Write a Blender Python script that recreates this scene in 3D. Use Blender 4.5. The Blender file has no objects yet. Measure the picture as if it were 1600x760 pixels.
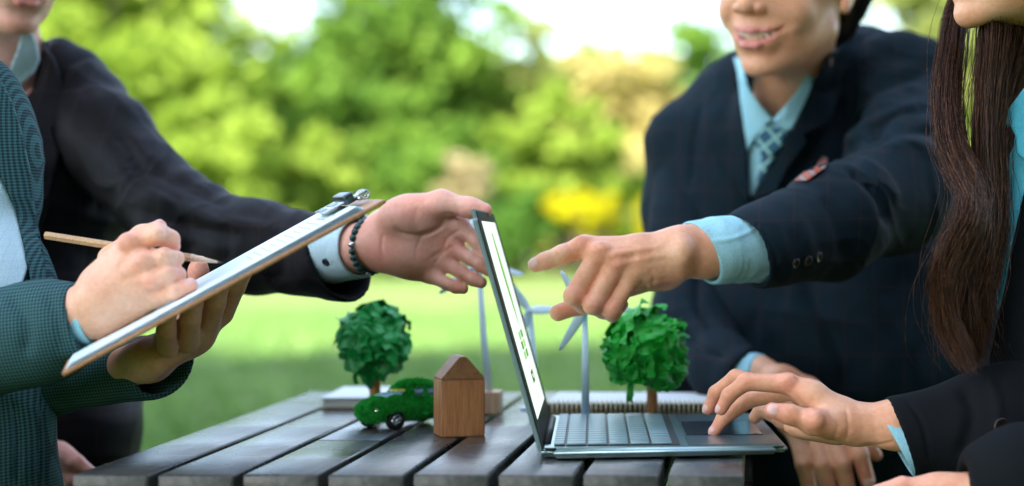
import bpy, bmesh, math, random
import numpy as np
from mathutils import Vector, Matrix, Euler
from mathutils.bvhtree import BVHTree
random.seed(7); np.random.seed(7)
RNG = np.random.RandomState(11)
sc = bpy.context.scene
COL = sc.collection
R = math.radians
F = 2800.0; CX = 1174.0; CY = 370.0; CAMZ = 0.912; TOPZ = 0.72

# ---------------------------------------------------------------- camera
cam_d = bpy.data.cameras.new('camera'); cam = bpy.data.objects.new('camera', cam_d); COL.objects.link(cam)
cam.location = (0, 0, CAMZ); cam.rotation_euler = (R(90), 0, 0)
cam_d.sensor_width = 36; cam_d.lens = F * 36 / 1600
cam_d.shift_x = (800 - CX) / 1600; cam_d.shift_y = (CY - 380) / 1600
cam_d.clip_start = 0.05; cam_d.clip_end = 1000
cam_d.dof.use_dof = True; cam_d.dof.focus_distance = 1.62
cam_d.dof.aperture_fstop = cam_d.lens / 1000 / 0.0215
sc.camera = cam

# ---------------------------------------------------------------- sky, sun, exposure
SUN_EL = R(46); SUN_AZ = R(222)     # azimuth of the sun clockwise from +Y: behind the camera, to its left
w = bpy.data.worlds.new('World'); sc.world = w; w.use_nodes = True
nt = w.node_tree; nt.nodes.clear()
sky = nt.nodes.new('ShaderNodeTexSky'); sky.sky_type = 'NISHITA'; sky.sun_disc = False
sky.sun_elevation = SUN_EL; sky.sun_rotation = SUN_AZ; sky.air_density = 1.0; sky.dust_density = 1.5
bg = nt.nodes.new('ShaderNodeBackground'); bg.inputs[1].default_value = 0.125
# thin bright cloud cover mixed into the sky
tc = nt.nodes.new('ShaderNodeTexCoord'); mp = nt.nodes.new('ShaderNodeMapping'); mp.inputs['Scale'].default_value = (1, 1, 2.2)
nz = nt.nodes.new('ShaderNodeTexNoise'); nz.inputs['Scale'].default_value = 3.2; nz.inputs['Detail'].default_value = 5
rp = nt.nodes.new('ShaderNodeValToRGB'); rp.color_ramp.elements[0].position = 0.40; rp.color_ramp.elements[1].position = 0.62
mx = nt.nodes.new('ShaderNodeMix'); mx.data_type = 'RGBA'
mx.inputs[7].default_value = (2.7, 2.95, 3.2, 1)
out = nt.nodes.new('ShaderNodeOutputWorld')
nt.links.new(tc.outputs['Generated'], mp.inputs[0]); nt.links.new(mp.outputs[0], nz.inputs['Vector'])
nt.links.new(nz.outputs[0], rp.inputs[0]); nt.links.new(rp.outputs[0], mx.inputs[0])
nt.links.new(sky.outputs[0], mx.inputs[6]); nt.links.new(mx.outputs[2], bg.inputs[0]); nt.links.new(bg.outputs[0], out.inputs[0])
sun_d = bpy.data.lights.new('sun', 'SUN'); sun = bpy.data.objects.new('sun', sun_d); COL.objects.link(sun)
sun_d.energy = 3.9; sun_d.angle = R(0.5); sun_d.color = (1.0, 0.94, 0.82)
sdir = Vector((math.sin(SUN_AZ) * math.cos(SUN_EL), math.cos(SUN_AZ) * math.cos(SUN_EL), math.sin(SUN_EL)))
sun.rotation_euler = sdir.to_track_quat('Z', 'Y').to_euler()
sc.view_settings.view_transform = 'Standard'; sc.view_settings.look = 'None'
sc.view_settings.exposure = 2.66; sc.view_settings.gamma = 1
sc.render.engine = 'CYCLES'
sc.cycles.max_bounces = 6; sc.cycles.transparent_max_bounces = 8; sc.cycles.caustics_reflective = False; sc.cycles.caustics_refractive = False
sc.cycles.sample_clamp_indirect = 6

# ---------------------------------------------------------------- helpers
def P(px, py, Y):
    """point seen at photograph pixel (px, py) at distance Y"""
    return Vector(((px - CX) / F * Y, Y, CAMZ - (py - CY) / F * Y))
def T(px, py, z=TOPZ):
    """point on a horizontal plane seen at that pixel"""
    Y = F * (CAMZ - z) / (py - CY)
    return Vector(((px - CX) / F * Y, Y, z))
def tag(o, label=None, cat=None, group=None, kind=None):
    if label: o['label'] = label
    if cat: o['category'] = cat
    if group: o['group'] = group
    if kind: o['kind'] = kind
    return o
def empty(name, loc=(0, 0, 0), rz=0, **k):
    o = bpy.data.objects.new(name, None); COL.objects.link(o); o.location = loc; o.rotation_euler = (0, 0, rz)
    o.empty_display_size = 0.05
    return tag(o, **k)
def link(name, me, parent=None, loc=None, mat=None, rot=None, **k):
    o = bpy.data.objects.new(name, me); COL.objects.link(o)
    if mat is not None and len(me.materials) == 0: me.materials.append(mat)
    if parent is not None: o.parent = parent
    if loc is not None: o.location = loc
    if rot is not None: o.rotation_euler = rot
    return tag(o, **k)
def mesh(verts, faces, smooth=True, name='mesh'):
    me = bpy.data.meshes.new(name)
    verts = np.asarray(verts, dtype=np.float32)
    if isinstance(faces, np.ndarray):
        n, m = faces.shape
        me.vertices.add(len(verts)); me.vertices.foreach_set('co', verts.ravel())
        me.loops.add(n * m); me.loops.foreach_set('vertex_index', faces.astype(np.int32).ravel())
        me.polygons.add(n); me.polygons.foreach_set('loop_start', np.arange(0, n * m, m, dtype=np.int32))
        try: me.polygons.foreach_set('loop_total', np.full(n, m, dtype=np.int32))
        except Exception: pass
        me.update(calc_edges=True)
    else:
        me.from_pydata([tuple(map(float, v)) for v in verts], [], faces); me.update()
    me.polygons.foreach_set('use_smooth', [bool(smooth)] * len(me.polygons))
    return me
def bm_mesh(bm, smooth=False):
    me = bpy.data.meshes.new('mesh'); bm.normal_update(); bm.to_mesh(me); bm.free()
    me.polygons.foreach_set('use_smooth', [bool(smooth)] * len(me.polygons)); return me
def box_bm(sx, sy, sz, c=(0, 0, 0), bev=0.0, seg=2, bm=None):
    b = bmesh.new(); bmesh.ops.create_cube(b, size=1)
    for v in b.verts: v.co = Vector((v.co.x * sx + c[0], v.co.y * sy + c[1], v.co.z * sz + c[2]))
    if bev > 0: bmesh.ops.bevel(b, geom=list(b.edges), offset=bev, segments=seg, affect='EDGES', profile=0.5)
    if bm is None: return b
    me = bpy.data.meshes.new('t'); b.to_mesh(me); b.free(); bm.from_mesh(me); bpy.data.meshes.remove(me); return bm
def box(name, sx, sy, sz, c, mat, parent=None, bev=0.0, seg=2, smooth=False, loc=None, rot=None, **k):
    return link(name, bm_mesh(box_bm(sx, sy, sz, c, bev, seg), smooth), parent, loc, mat, rot, **k)
def frame_axes(d):
    d = Vector(d).normalized(); up = Vector((0, 0, 1)) if abs(d.z) < 0.9 else Vector((1, 0, 0))
    a = d.cross(up).normalized(); b = a.cross(d).normalized(); return a, b
def tube(pts, rad, n=10, cap=True, flat=1.0):
    """swept tube; rad is a number or one per point"""
    pts = [Vector(p) for p in pts]; N = len(pts)
    if not hasattr(rad, '__len__'): rad = [rad] * N
    V = []; Fc = []; a = None
    for i, p in enumerate(pts):
        d = (pts[min(i + 1, N - 1)] - pts[max(i - 1, 0)]).normalized()
        if a is None: a, b = frame_axes(d)
        else:
            a = (a - d * a.dot(d)).normalized(); b = a.cross(d)
        for j in range(n):
            t = 2 * math.pi * j / n
            V.append(p + a * math.cos(t) * rad[i] + b * math.sin(t) * rad[i] * flat)
    for i in range(N - 1):
        for j in range(n):
            k = (j + 1) % n; Fc.append((i * n + j, i * n + k, (i + 1) * n + k, (i + 1) * n + j))
    if cap: Fc.append(tuple(range(n))[::-1]); Fc.append(tuple((N - 1) * n + j for j in range(n)))
    return V, Fc
def join(parts):
    V = []; Fc = []
    for v, f in parts:
        o = len(V); V += list(v); Fc += [tuple(i + o for i in q) for q in f]
    return V, Fc
def lathe(prof, n=24):
    """profile (r, z) round z"""
    V = []; Fc = []
    for r, z in prof:
        for j in range(n):
            t = 2 * math.pi * j / n; V.append((r * math.cos(t), r * math.sin(t), z))
    for i in range(len(prof) - 1):
        for j in range(n):
            k = (j + 1) % n; Fc.append((i * n + j, i * n + k, (i + 1) * n + k, (i + 1) * n + j))
    return V, Fc
def xf(vf, M):
    v, f = vf; return [M @ Vector(p) for p in v], f

# ---------------------------------------------------------------- materials
class NT:
    def __init__(s, name):
        s.m = bpy.data.materials.new(name); s.m.use_nodes = True; s.t = s.m.node_tree
        s.b = s.t.nodes['Principled BSDF']; s.out = s.t.nodes['Material Output']
    def n(s, typ, **k):
        x = s.t.nodes.new('ShaderNode' + typ)
        for a, v in k.items():
            if a in x.inputs: x.inputs[a].default_value = v
            else: setattr(x, a, v)
        return x
    def l(s, a, b): s.t.links.new(a, b)
    def set(s, **k):
        for a, v in k.items(): s.b.inputs[a.replace('_', ' ')].default_value = v
    def coord(s, scale=(1, 1, 1), rot=(0, 0, 0), space='Object'):
        c = s.n('TexCoord'); m = s.n('Mapping'); m.inputs['Scale'].default_value = scale; m.inputs['Rotation'].default_value = rot
        s.l(c.outputs[space], m.inputs[0]); return m.outputs[0]
    def noise(s, vec, scale, detail=3, rough=0.5, dist=0):
        x = s.n('TexNoise'); x.inputs['Scale'].default_value = scale; x.inputs['Detail'].default_value = detail
        x.inputs['Roughness'].default_value = rough; x.inputs['Distortion'].default_value = dist
        if vec is not None: s.l(vec, x.inputs['Vector'])
        return x.outputs['Fac']
    def ramp(s, fac, stops):
        x = s.n('ValToRGB'); e = x.color_ramp.elements
        while len(e) < len(stops): e.new(0.5)
        for q, (p, c) in zip(e, stops): q.position = p; q.color = (*c, 1) if len(c) == 3 else c
        s.l(fac, x.inputs[0]); return x.outputs[0]
    def mix(s, fac, a, b, mode='MIX'):
        x = s.n('Mix', data_type='RGBA', blend_type=mode)
        for i, v in ((0, fac), (6, a), (7, b)):
            if hasattr(v, 'default_value') or hasattr(v, 'links'): s.l(v, x.inputs[i])
            else: x.inputs[i].default_value = v if i == 0 else (*v, 1)
        return x.outputs[2]
    def math(s, op, a, b=0.0):
        x = s.n('Math', operation=op)
        for i, v in enumerate((a, b)):
            if hasattr(v, 'links'): s.l(v, x.inputs[i])
            else: x.inputs[i].default_value = v
        return x.outputs[0]
    def bump(s, h, strength=0.3, dist=0.001):
        x = s.n('Bump'); x.inputs['Strength'].default_value = strength; x.inputs['Distance'].default_value = dist
        s.l(h, x.inputs['Height']); s.l(x.outputs[0], s.b.inputs['Normal'])
def simple(name, col, rough=0.6, metal=0.0, nscale=0, var=0.15, bump=0, **k):
    m = NT(name); m.set(Roughness=rough, Metallic=metal, **k)
    if nscale:
        v = m.coord(); f = m.noise(v, nscale, 4)
        c0 = tuple(c * (1 - var) for c in col); c1 = tuple(min(1, c * (1 + var)) for c in col)
        m.l(m.ramp(f, [(0.3, c0), (0.7, c1)]), m.b.inputs['Base Color'])
        if bump: m.bump(f, 0.5, bump)
    else: m.set(Base_Color=(*col, 1))
    return m.m
# ================================================================ SETTING
# ---------------------------------------------------------------- lawn
m = NT('lawn'); v = m.coord()
f1 = m.noise(v, 0.35, 5, 0.6); f2 = m.noise(v, 14, 4, 0.6)
c = m.ramp(f1, [(0.3, (0.045, 0.140, 0.018)), (0.55, (0.080, 0.195, 0.026)), (0.75, (0.15, 0.25, 0.045))])
c = m.mix(0.5, c, m.ramp(f2, [(0.3, (0.35, 0.5, 0.3)), (0.7, (1, 1, 1))]), 'MULTIPLY')
c = m.mix(1.0, c, (1.30, .80, .75), 'MULTIPLY')
m.l(c, m.b.inputs['Base Color']); m.set(Roughness=0.8); m.bump(f2, 0.8, 0.03)
LAWN = m.m
bm = bmesh.new(); bmesh.ops.create_grid(bm, x_segments=60, y_segments=60, size=300)
for q in bm.verts:
    d = math.hypot(q.co.x, q.co.y)
    if d > 30: q.co.z = 0.12 * math.sin(q.co.x * .05) * math.cos(q.co.y * .043)
    if d > 120: q.co.z += (d - 120) * 0.02
link('lawn', bm_mesh(bm, True), None, (0, 0, 0), LAWN, kind='structure')
# grass blades in front of the table, near enough to show as blades
gm = NT('grass_blade'); oi = gm.noise(gm.coord(), 1.2, 3)
gm.l(gm.ramp(oi, [(0.3, (0.06, 0.17, 0.02)), (0.7, (0.13, 0.26, 0.04))]), gm.b.inputs['Base Color']); gm.set(Roughness=0.6)
n = 42000
yy = 5.5 + (RNG.rand(n) ** 1.3) * 17; xx = (-1200 + RNG.rand(n) * 1650) / F * yy
h = 0.025 + RNG.rand(n) * 0.05; ang = RNG.rand(n) * 6.283; wd = 0.006 + RNG.rand(n) * 0.006; ln = RNG.randn(n, 2) * 0.02
V = np.zeros((n, 3, 3)); dx = np.cos(ang) * wd; dy = np.sin(ang) * wd
V[:, 0] = np.stack([xx - dx, yy - dy, np.zeros(n)], 1); V[:, 1] = np.stack([xx + dx, yy + dy, np.zeros(n)], 1)
V[:, 2] = np.stack([xx + ln[:, 0], yy + ln[:, 1], h], 1)
link('grass', mesh(V.reshape(-1, 3), np.arange(n * 3).reshape(-1, 3), False), None, None, gm.m, kind='stuff', label='short green grass growing on the lawn behind the table', cat='grass')

# ---------------------------------------------------------------- trees
def leaf_mat(name, dark, light, tr=0.45, nscale=0.45):
    m = NT(name); v = m.coord(); f = m.noise(v, nscale, 3, 0.6); g = m.noise(v, 6.0, 2, 0.6)
    c = m.ramp(m.math('ADD', m.math('MULTIPLY', f, 0.65), m.math('MULTIPLY', g, 0.35)), [(0.36, dark), (0.62, light)])
    d = m.n('BsdfDiffuse'); t = m.n('BsdfTranslucent'); x = m.n('MixShader'); x.inputs[0].default_value = tr
    m.l(c, d.inputs[0]); m.l(m.mix(0.5, c, (0.9, 1.0, 0.45), 'MULTIPLY'), t.inputs[0])
    m.l(d.outputs[0], x.inputs[1]); m.l(t.outputs[0], x.inputs[2]); m.l(x.outputs[0], m.out.inputs[0]); return m.m
LEAF = {
 'lime': leaf_mat('leaf_lime', (0.15, 0.24, 0.030), (0.33, 0.43, 0.075)),
 'mid': leaf_mat('leaf_mid', (0.060, 0.145, 0.025), (0.19, 0.31, 0.05)),
 'deep': leaf_mat('leaf_deep', (0.045, 0.13, 0.025), (0.13, 0.26, 0.05)),
 'olive': leaf_mat('leaf_olive', (0.20, 0.25, 0.06), (0.38, 0.41, 0.15)),
 'tan': leaf_mat('leaf_tan', (0.34, 0.29, 0.10), (0.58, 0.50, 0.22)),
 'yellow': leaf_mat('flower_yellow', (0.38, 0.34, 0.01), (0.58, 0.53, 0.02), 0.35),
 'blush': leaf_mat('leaf_blush', (0.30, 0.24, 0.13), (0.55, 0.47, 0.30)),
 'canopy': leaf_mat('leaf_canopy', (0.02, 0.06, 0.02), (0.05, 0.11, 0.03), 0.15),
}
BARK = simple('bark', (0.12, 0.085, 0.06), 0.9, nscale=8, var=0.4, bump=0.02)
def crown_mesh(rx, ry, rz, clumps, leaves, size, rs, drop=0.75):
    V = []; u = rs.randn(clumps, 3); u /= np.linalg.norm(u, axis=1)[:, None]
    u[:, 2] = np.where((u[:, 2] < -0.3) & (rs.rand(clumps) < .4), -u[:, 2] * 0.5, u[:, 2])
    rad = rs.rand(clumps) ** 0.4
    lump = 1 + 0.22 * np.sin(u[:, 0] * 5 + rs.rand() * 6) * np.cos(u[:, 1] * 4 + u[:, 2] * 5 + rs.rand() * 6)
    C = u * (rad * lump)[:, None] * np.array([rx, ry, rz])
    cs = (0.10 + 0.13 * rs.rand(clumps)) * (rx + rz) / 2 * 1.25
    k = np.repeat(np.arange(clumps), leaves); n = len(k)
    p = rs.randn(n, 3); p /= np.linalg.norm(p, axis=1)[:, None]; p *= (rs.rand(n) ** 0.45)[:, None]
    c = C[k] + p * cs[k][:, None] * np.array([1.15, 1.15, 0.7])
    a = rs.randn(n, 3); a /= np.linalg.norm(a, axis=1)[:, None]
    b = np.cross(a, rs.randn(n, 3)); b /= np.linalg.norm(b, axis=1)[:, None]
    s = size * (0.6 + 0.8 * rs.rand(n))[:, None]; a = a * s; b = b * s * 0.55
    Q = np.stack([c - a, c + b - a * 0.1, c + a, c - b - a * 0.1], 1)
    return mesh(Q.reshape(-1, 3), np.arange(n * 4).reshape(-1, 4), False)
def tree(name, x, y, rx, rz, zc, leaf, label, cat='tree', clumps=90, leaves=55, size=0.2, seed=1, group=None, ry=None, z0=0):
    rs = np.random.RandomState(seed); t = empty(name, (x, y, z0), label=label, cat=cat, group=group)
    link('crown', crown_mesh(rx, ry or rx * 0.8, rz, clumps, leaves, size, rs), t, (0, 0, zc), LEAF[leaf])
    tr = 0.06 + zc * 0.035
    if cat == 'tree':
        parts = [tube([(0, 0, -0.1), (0.05, 0.03, zc * .3), (-0.05, 0.1, zc * .7), (0.05, 0, zc + rz * .5)], [tr * 1.3, tr, tr * .75, tr * .2], 10)]
        for i in range(7):
            a = rs.rand() * 6.28; h0 = zc * (0.45 + 0.5 * rs.rand()); e = Vector((math.cos(a) * rx * .7, math.sin(a) * rx * .5, zc + rz * (rs.rand() - .2) * .8))
            parts.append(tube([(0, 0, h0), e * .5 + Vector((0, 0, h0 * .5 + .1)), e], [tr * .5, tr * .3, tr * .08], 7))
    else:
        parts = [tube([(0, 0, -0.05), ((i - 3) * .1 * rx, rs.randn() * .1, zc * .5), ((i - 3) * .25 * rx, rs.randn() * .3, zc)], [.04, .03, .01], 6) for i in range(7)]
    link('trunk' if cat == 'tree' else 'stem', mesh(*join(parts)), t, None, BARK)
    return t
def bgtree(px, top, wpx, Y, leaf, label, base=None, cat='tree', name='broadleaf_tree', seed=1, **k):
    x = (px - CX) / F * Y; ztop = CAMZ - (top - CY) / F * Y; rx = wpx / 2 / F * Y
    zb = 0.3 if cat == 'tree' else 0.0
    if base is not None: zb = max(0.1, CAMZ - (base - CY) / F * Y)
    rz = (ztop - zb) / 2; return tree(name, x, Y, rx, rz, zb + rz, leaf, label, cat, seed=seed, **k)
# far belt of trees closing the view
bgtree(150, -130, 560, 46, 'lime', 'tall lime green tree filling the upper left behind the suited man', seed=3, clumps=150, size=.24)
bgtree(30, -60, 420, 62, 'mid', 'mid green tree at the far left edge beyond the lime tree', seed=4, clumps=120, size=.28)
bgtree(325, 165, 330, 40, 'lime', 'low bright lime bush tree below the left gap of sky', seed=5, clumps=90)
bgtree(450, 45, 300, 60, 'mid', 'rounded mid green tree below the left patch of sky', seed=6, clumps=120, size=.25)
bgtree(640, -90, 330, 64, 'mid', 'tall green tree between the two patches of sky', seed=7, clumps=150, size=.27)
bgtree(560, 130, 300, 50, 'mid', 'broad green tree in front of the tall tree at centre', seed=8, clumps=100)
bgtree(850, 32, 320, 66, 'olive', 'pale olive tree right of centre under the white sky', seed=9, clumps=120, size=.27)
bgtree(985, 78, 260, 62, 'tan', 'tan leaved tree left of the smiling man', seed=10, clumps=100, size=.26)
bgtree(1100, 48, 300, 66, 'mid', 'green tree just left of the smiling man\'s head', seed=11, clumps=100, size=.26)
bgtree(1290, -40, 330, 60, 'mid', 'green tree behind the smiling man\'s head', seed=12, clumps=110, size=.26)
bgtree(1450, -60, 300, 50, 'olive', 'yellowish olive tree between the smiling man and the long haired woman', seed=13, clumps=120)
bgtree(1620, -100, 340, 56, 'deep', 'dark tree at the far right edge behind the long haired woman', seed=14, clumps=100)
bgtree(880, 130, 210, 44, 'lime', 'bright lime green shrub tree above the yellow flowers', seed=15, clumps=80)
bgtree(700, 190, 200, 46, 'mid', 'green shrub tree left of the lime shrub tree', seed=16, clumps=80)
bgtree(485, 215, 230, 42, 'lime', 'lime green shrub tree below the rounded mid green tree', seed=17, clumps=80)
bgtree(950, 240, 240, 50, 'tan', 'low tan bush tree behind the yellow flowers', seed=18, clumps=60)
B = dict(cat='shrub', name='shrub', leaves=45, size=.12)
bgtree(725, 235, 85, 38, 'blush', 'pale blossoming shrub at the centre of the hedge line', seed=21, clumps=30, **B)
bgtree(800, 275, 130, 38, 'deep', 'dark low shrub left of the yellow flowers', seed=22, clumps=50, **B)
bgtree(918, 299, 112, 37, 'yellow', 'large shrub covered in yellow flowers on the lawn', base=366, seed=23, clumps=70, cat='shrub', name='flowering_shrub', leaves=50, size=.10)
bgtree(1014, 312, 34, 38, 'yellow', 'small shrub of yellow flowers beside the standing man\'s elbow', seed=24, clumps=30, cat='shrub', name='flowering_shrub', leaves=50, size=.10)
bgtree(620, 270, 170, 39, 'mid', 'mid green shrub below the dark central tree', seed=25, clumps=50, **B)
bgtree(380, 290, 220, 39, 'lime', 'low lime shrub behind the reaching arm', seed=26, clumps=50, **B)
bgtree(180, 290, 220, 40, 'mid', 'low green shrub under the tall lime tree', seed=27, clumps=50, **B)
bgtree(1100, 290, 120, 42, 'mid', 'low green shrub hidden mostly by the smiling man', seed=28, clumps=40, **B)
bgtree(1500, 300, 260, 42, 'lime', 'low lime shrub behind the long brown hair', seed=29, clumps=50, **B)
for i, (px_, top_, w_, lf_) in enumerate([(60, 250, 200, 'lime'), (290, 270, 180, 'mid'), (500, 285, 190, 'lime'), (570, 300, 150, 'mid'), (690, 290, 130, 'olive'), (760, 262, 120, 'mid'), (870, 255, 150, 'lime'), (1030, 262, 130, 'mid'), (1180, 262, 190, 'olive'), (1330, 270, 200, 'mid'), (1420, 280, 170, 'lime'), (1590, 280, 170, 'mid')]):
    wh_ = ('at the far left behind the shoulder', 'behind the reaching sleeve', 'behind the clipboard', 'above the open palm', 'just left of the blossoming shrub', 'between the blossoming shrub and the yellow flowers', 'right behind the yellow flowers', 'touching the smiling man\'s outline', 'behind the smiling man\'s chest', 'behind the smiling man\'s shoulder', 'left of the long brown hair', 'behind the blue collar of the woman')[i]
    bgtree(px_, top_, w_, 44 + (i * 7) % 5, lf_, 'rounded hedge shrub ' + wh_, seed=60 + i, clumps=45, group='shrubs of the hedge line', **B)
# woods far behind, one mass
rs = np.random.RandomState(50)
link('distant_woods', crown_mesh(75, 9, 6.5, 500, 60, .5, rs), None, (-8, 105, 3.5), LEAF['mid'], kind='stuff', label='distant band of green woods closing the view behind the trees', cat='woods')
# the big tree whose shade covers the table and the near lawn
tree('shade_tree', -17.5, -13.2, 11.0, 2.8, 24.0, 'canopy', 'large spreading tree behind the camera shading the table', clumps=620, leaves=60, size=0.34, seed=31, ry=10.5)
for i, (tx, ty, tz) in enumerate([(2.5, -7.5, 5.0), (9.0, -6.0, 5.4)]):  # unseen trees added behind the camera to cut the light from the front
    tree('broadleaf_tree', tx, ty, 4.6, 4.6, tz, 'canopy', ('added unseen tree behind the camera blocking front light, nearest the table', 'added unseen tree behind the camera blocking front light, to the right of the table')[i], clumps=220, leaves=55, size=0.34, seed=35 + i, ry=2.5)
tree('broadleaf_tree', 10.5, 0.5, 5.2, 4.2, 6.6, 'canopy', 'added unseen tree to the right of the table blocking light from that side', clumps=200, leaves=55, size=0.30, seed=33, ry=6.0)  # unseen tree added to block sky light from the right, so right sides darken
# ================================================================ SDF TOOLKIT (smooth bodies, cloth, car)
def smin(a, b, k):
    if k <= 0: return np.minimum(a, b)
    h = np.maximum(k - np.abs(a - b), 0) / k; return np.minimum(a, b) - h * h * k * 0.25
def smax(a, b, k): return -smin(-a, -b, k)
def cone(a, b, r1, r2=None, k=0.004, flat=None):
    """tapered capsule; flat=(axis, s): squash distance along axis by s (s<1 makes it wider along the other axes)"""
    return ('c', np.array(a, float), np.array(b, float), float(r1), float(r1 if r2 is None else r2), k, flat)
def ell(c, r, k=0.004, M=None): return ('e', np.array(c, float), np.array(r, float), None if M is None else np.array(M, float), k)
def grp(k, kids): return ('g', kids, k)
def neg(x, k=None): return ('n', x, x[-1] if k is None and x[0] != 'c' else (k if k is not None else x[5]))
def half(p, n, k=0.003): return ('h', np.array(p, float), np.array(Vector(n).normalized(), float), k)   # keeps the side n points away from
def kof(x): return x[5] if x[0] == 'c' else (x[4] if x[0] == 'e' else x[-1])
def bounds(x):
    if x[0] == 'c':
        r = max(x[3], x[4]); return np.minimum(x[1], x[2]) - r, np.maximum(x[1], x[2]) + r
    if x[0] == 'e': r = max(x[2]); return x[1] - r, x[1] + r
    if x[0] == 'g':
        bs = [bounds(q) for q in x[1] if q[0] in 'ceg']; return np.min([b[0] for b in bs], 0), np.max([b[1] for b in bs], 0)
    return None
def ev(x, G):
    X, Y, Z = G
    if x[0] == 'c':
        a, b, r1, r2, flat = x[1], x[2], x[3], x[4], x[6]
        d = b - a; L = max(d @ d, 1e-12)
        px, py, pz = X - a[0], Y - a[1], Z - a[2]
        t = np.clip((px * d[0] + py * d[1] + pz * d[2]) / L, 0, 1)
        px = px - t * d[0]; py = py - t * d[1]; pz = pz - t * d[2]
        q = px * px + py * py + pz * pz
        if flat is not None:
            ax, s = flat; ax = np.array(Vector(ax).normalized()); h = px * ax[0] + py * ax[1] + pz * ax[2]
            q = q + h * h * (1 / s ** 2 - 1)
        return np.sqrt(q) - (r1 + t * (r2 - r1))
    if x[0] == 'e':
        c, r, M = x[1], x[2], x[3]; px, py, pz = X - c[0], Y - c[1], Z - c[2]
        if M is not None:      # rows of M are the ellipsoid axes
            px, py, pz = (M[0, 0] * px + M[0, 1] * py + M[0, 2] * pz, M[1, 0] * px + M[1, 1] * py + M[1, 2] * pz, M[2, 0] * px + M[2, 1] * py + M[2, 2] * pz)
        k0 = np.sqrt((px / r[0]) ** 2 + (py / r[1]) ** 2 + (pz / r[2]) ** 2)
        k1 = np.sqrt((px / r[0] ** 2) ** 2 + (py / r[1] ** 2) ** 2 + (pz / r[2] ** 2) ** 2)
        return k0 * (k0 - 1) / np.maximum(k1, 1e-9)
    if x[0] == 'g':
        f = np.full(X.shape, 1.0, np.float32)
        for q in x[1]: f = comb(f, q, G)
        return f
    if x[0] == 'h': return (X - x[1][0]) * x[2][0] + (Y - x[1][1]) * x[2][1] + (Z - x[1][2]) * x[2][2]
def comb(f, q, G):
    if q[0] == 'h': return smax(f, ev(q, G), q[3])
    sub = q[0] == 'n'; s = q[1] if sub else q; k = q[2] if sub else kof(q)
    lo, hi = bounds(s); xs, ys, zs = G[0][:, 0, 0], G[1][0, :, 0], G[2][0, 0, :]; pad = max(k, 0.0) + 0.012 + 0.2 * max(hi - lo) * (s[0] == 'e')
    sl = tuple(slice(max(0, int(np.searchsorted(t, l - pad)) - 1), int(np.searchsorted(t, h + pad)) + 1) for t, l, h in zip((xs, ys, zs), lo, hi))
    if any(a.stop <= a.start for a in sl): return f
    g = ev(s, tuple(a[sl] for a in G)).astype(np.float32)
    f[sl] = smax(f[sl], -g, k) if sub else smin(f[sl], g, k)
    return f
def surf(prims, h, pad=0.004, smooth=1, lo=None, hi=None):
    """surface nets on the zero level of the smooth union of prims -> verts, quads"""
    bs = [bounds(q) for q in prims if q[0] in 'ceg']
    if lo is None: lo = np.min([b[0] for b in bs], 0) - pad
    if hi is None: hi = np.max([b[1] for b in bs], 0) + pad
    lo = np.array(lo) - h; hi = np.array(hi) + h
    ax = [np.arange(l, u + h, h, dtype=np.float32) for l, u in zip(lo, hi)]
    G = np.meshgrid(*ax, indexing='ij'); f = np.full(G[0].shape, 1.0, np.float32)
    for q in prims: f = comb(f, q, G)
    f = np.pad(f[1:-1, 1:-1, 1:-1], 1, constant_values=1.0)
    f = f + 1e-7
    nx, ny, nz = [s - 1 for s in f.shape]
    S = f < 0
    acc = np.zeros((nx, ny, nz, 3), np.float32); cnt = np.zeros((nx, ny, nz), np.float32)
    for d in range(3):
        for i in (0, 1):
            for j in (0, 1):
                o = [0, 0, 0]; e = [a for a in range(3) if a != d]; o[e[0]] = i; o[e[1]] = j
                p = list(o); p[d] = 1
                A = f[o[0]:o[0] + nx, o[1]:o[1] + ny, o[2]:o[2] + nz]; B_ = f[p[0]:p[0] + nx, p[1]:p[1] + ny, p[2]:p[2] + nz]
                cr = (A < 0) != (B_ < 0); t = np.where(cr, A / np.where(cr, A - B_, 1), 0)
                cnt += cr
                acc[..., d] += t; acc[..., e[0]] += cr * i; acc[..., e[1]] += cr * j
    act = cnt > 0; idx = np.full(act.shape, -1, np.int64); idx[act] = np.arange(act.sum())
    g = np.stack(np.nonzero(act), 1).astype(np.float32) + acc[act] / cnt[act][:, None]
    V = g * h + np.array([a[0] for a in ax], np.float32)
    Q = []
    for d in range(3):
        sl0 = [slice(1, -1)] * 3; sl1 = [slice(1, -1)] * 3; sl0[d] = slice(0, -1); sl1[d] = slice(1, None)
        A = S[tuple(sl0)]; B_ = S[tuple(sl1)]; cr = A != B_
        pos = np.stack(np.nonzero(cr), 1)
        if len(pos) == 0: continue
        pos = pos + 1; pos[:, d] -= 1
        e = [(d + 1) % 3, (d + 2) % 3]
        def at(a, b):
            q = pos.copy(); q[:, e[0]] += a; q[:, e[1]] += b; return idx[q[:, 0], q[:, 1], q[:, 2]]
        q = np.stack([at(-1, -1), at(0, -1), at(0, 0), at(-1, 0)], 1)
        fl = ~A[cr]; q[fl] = q[fl][:, ::-1]; Q.append(q)
    Q = np.concatenate(Q)
    Q = Q[(Q >= 0).all(1)]
    for _ in range(smooth):
        s = np.zeros_like(V); c = np.zeros(len(V), np.float32)
        for a, b in ((0, 1), (1, 2), (2, 3), (3, 0)):
            np.add.at(s, Q[:, a], V[Q[:, b]]); np.add.at(s, Q[:, b], V[Q[:, a]]); np.add.at(c, Q[:, a], 1); np.add.at(c, Q[:, b], 1)
        V = V * 0.4 + 0.6 * s / c[:, None]
    return V, Q
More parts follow.
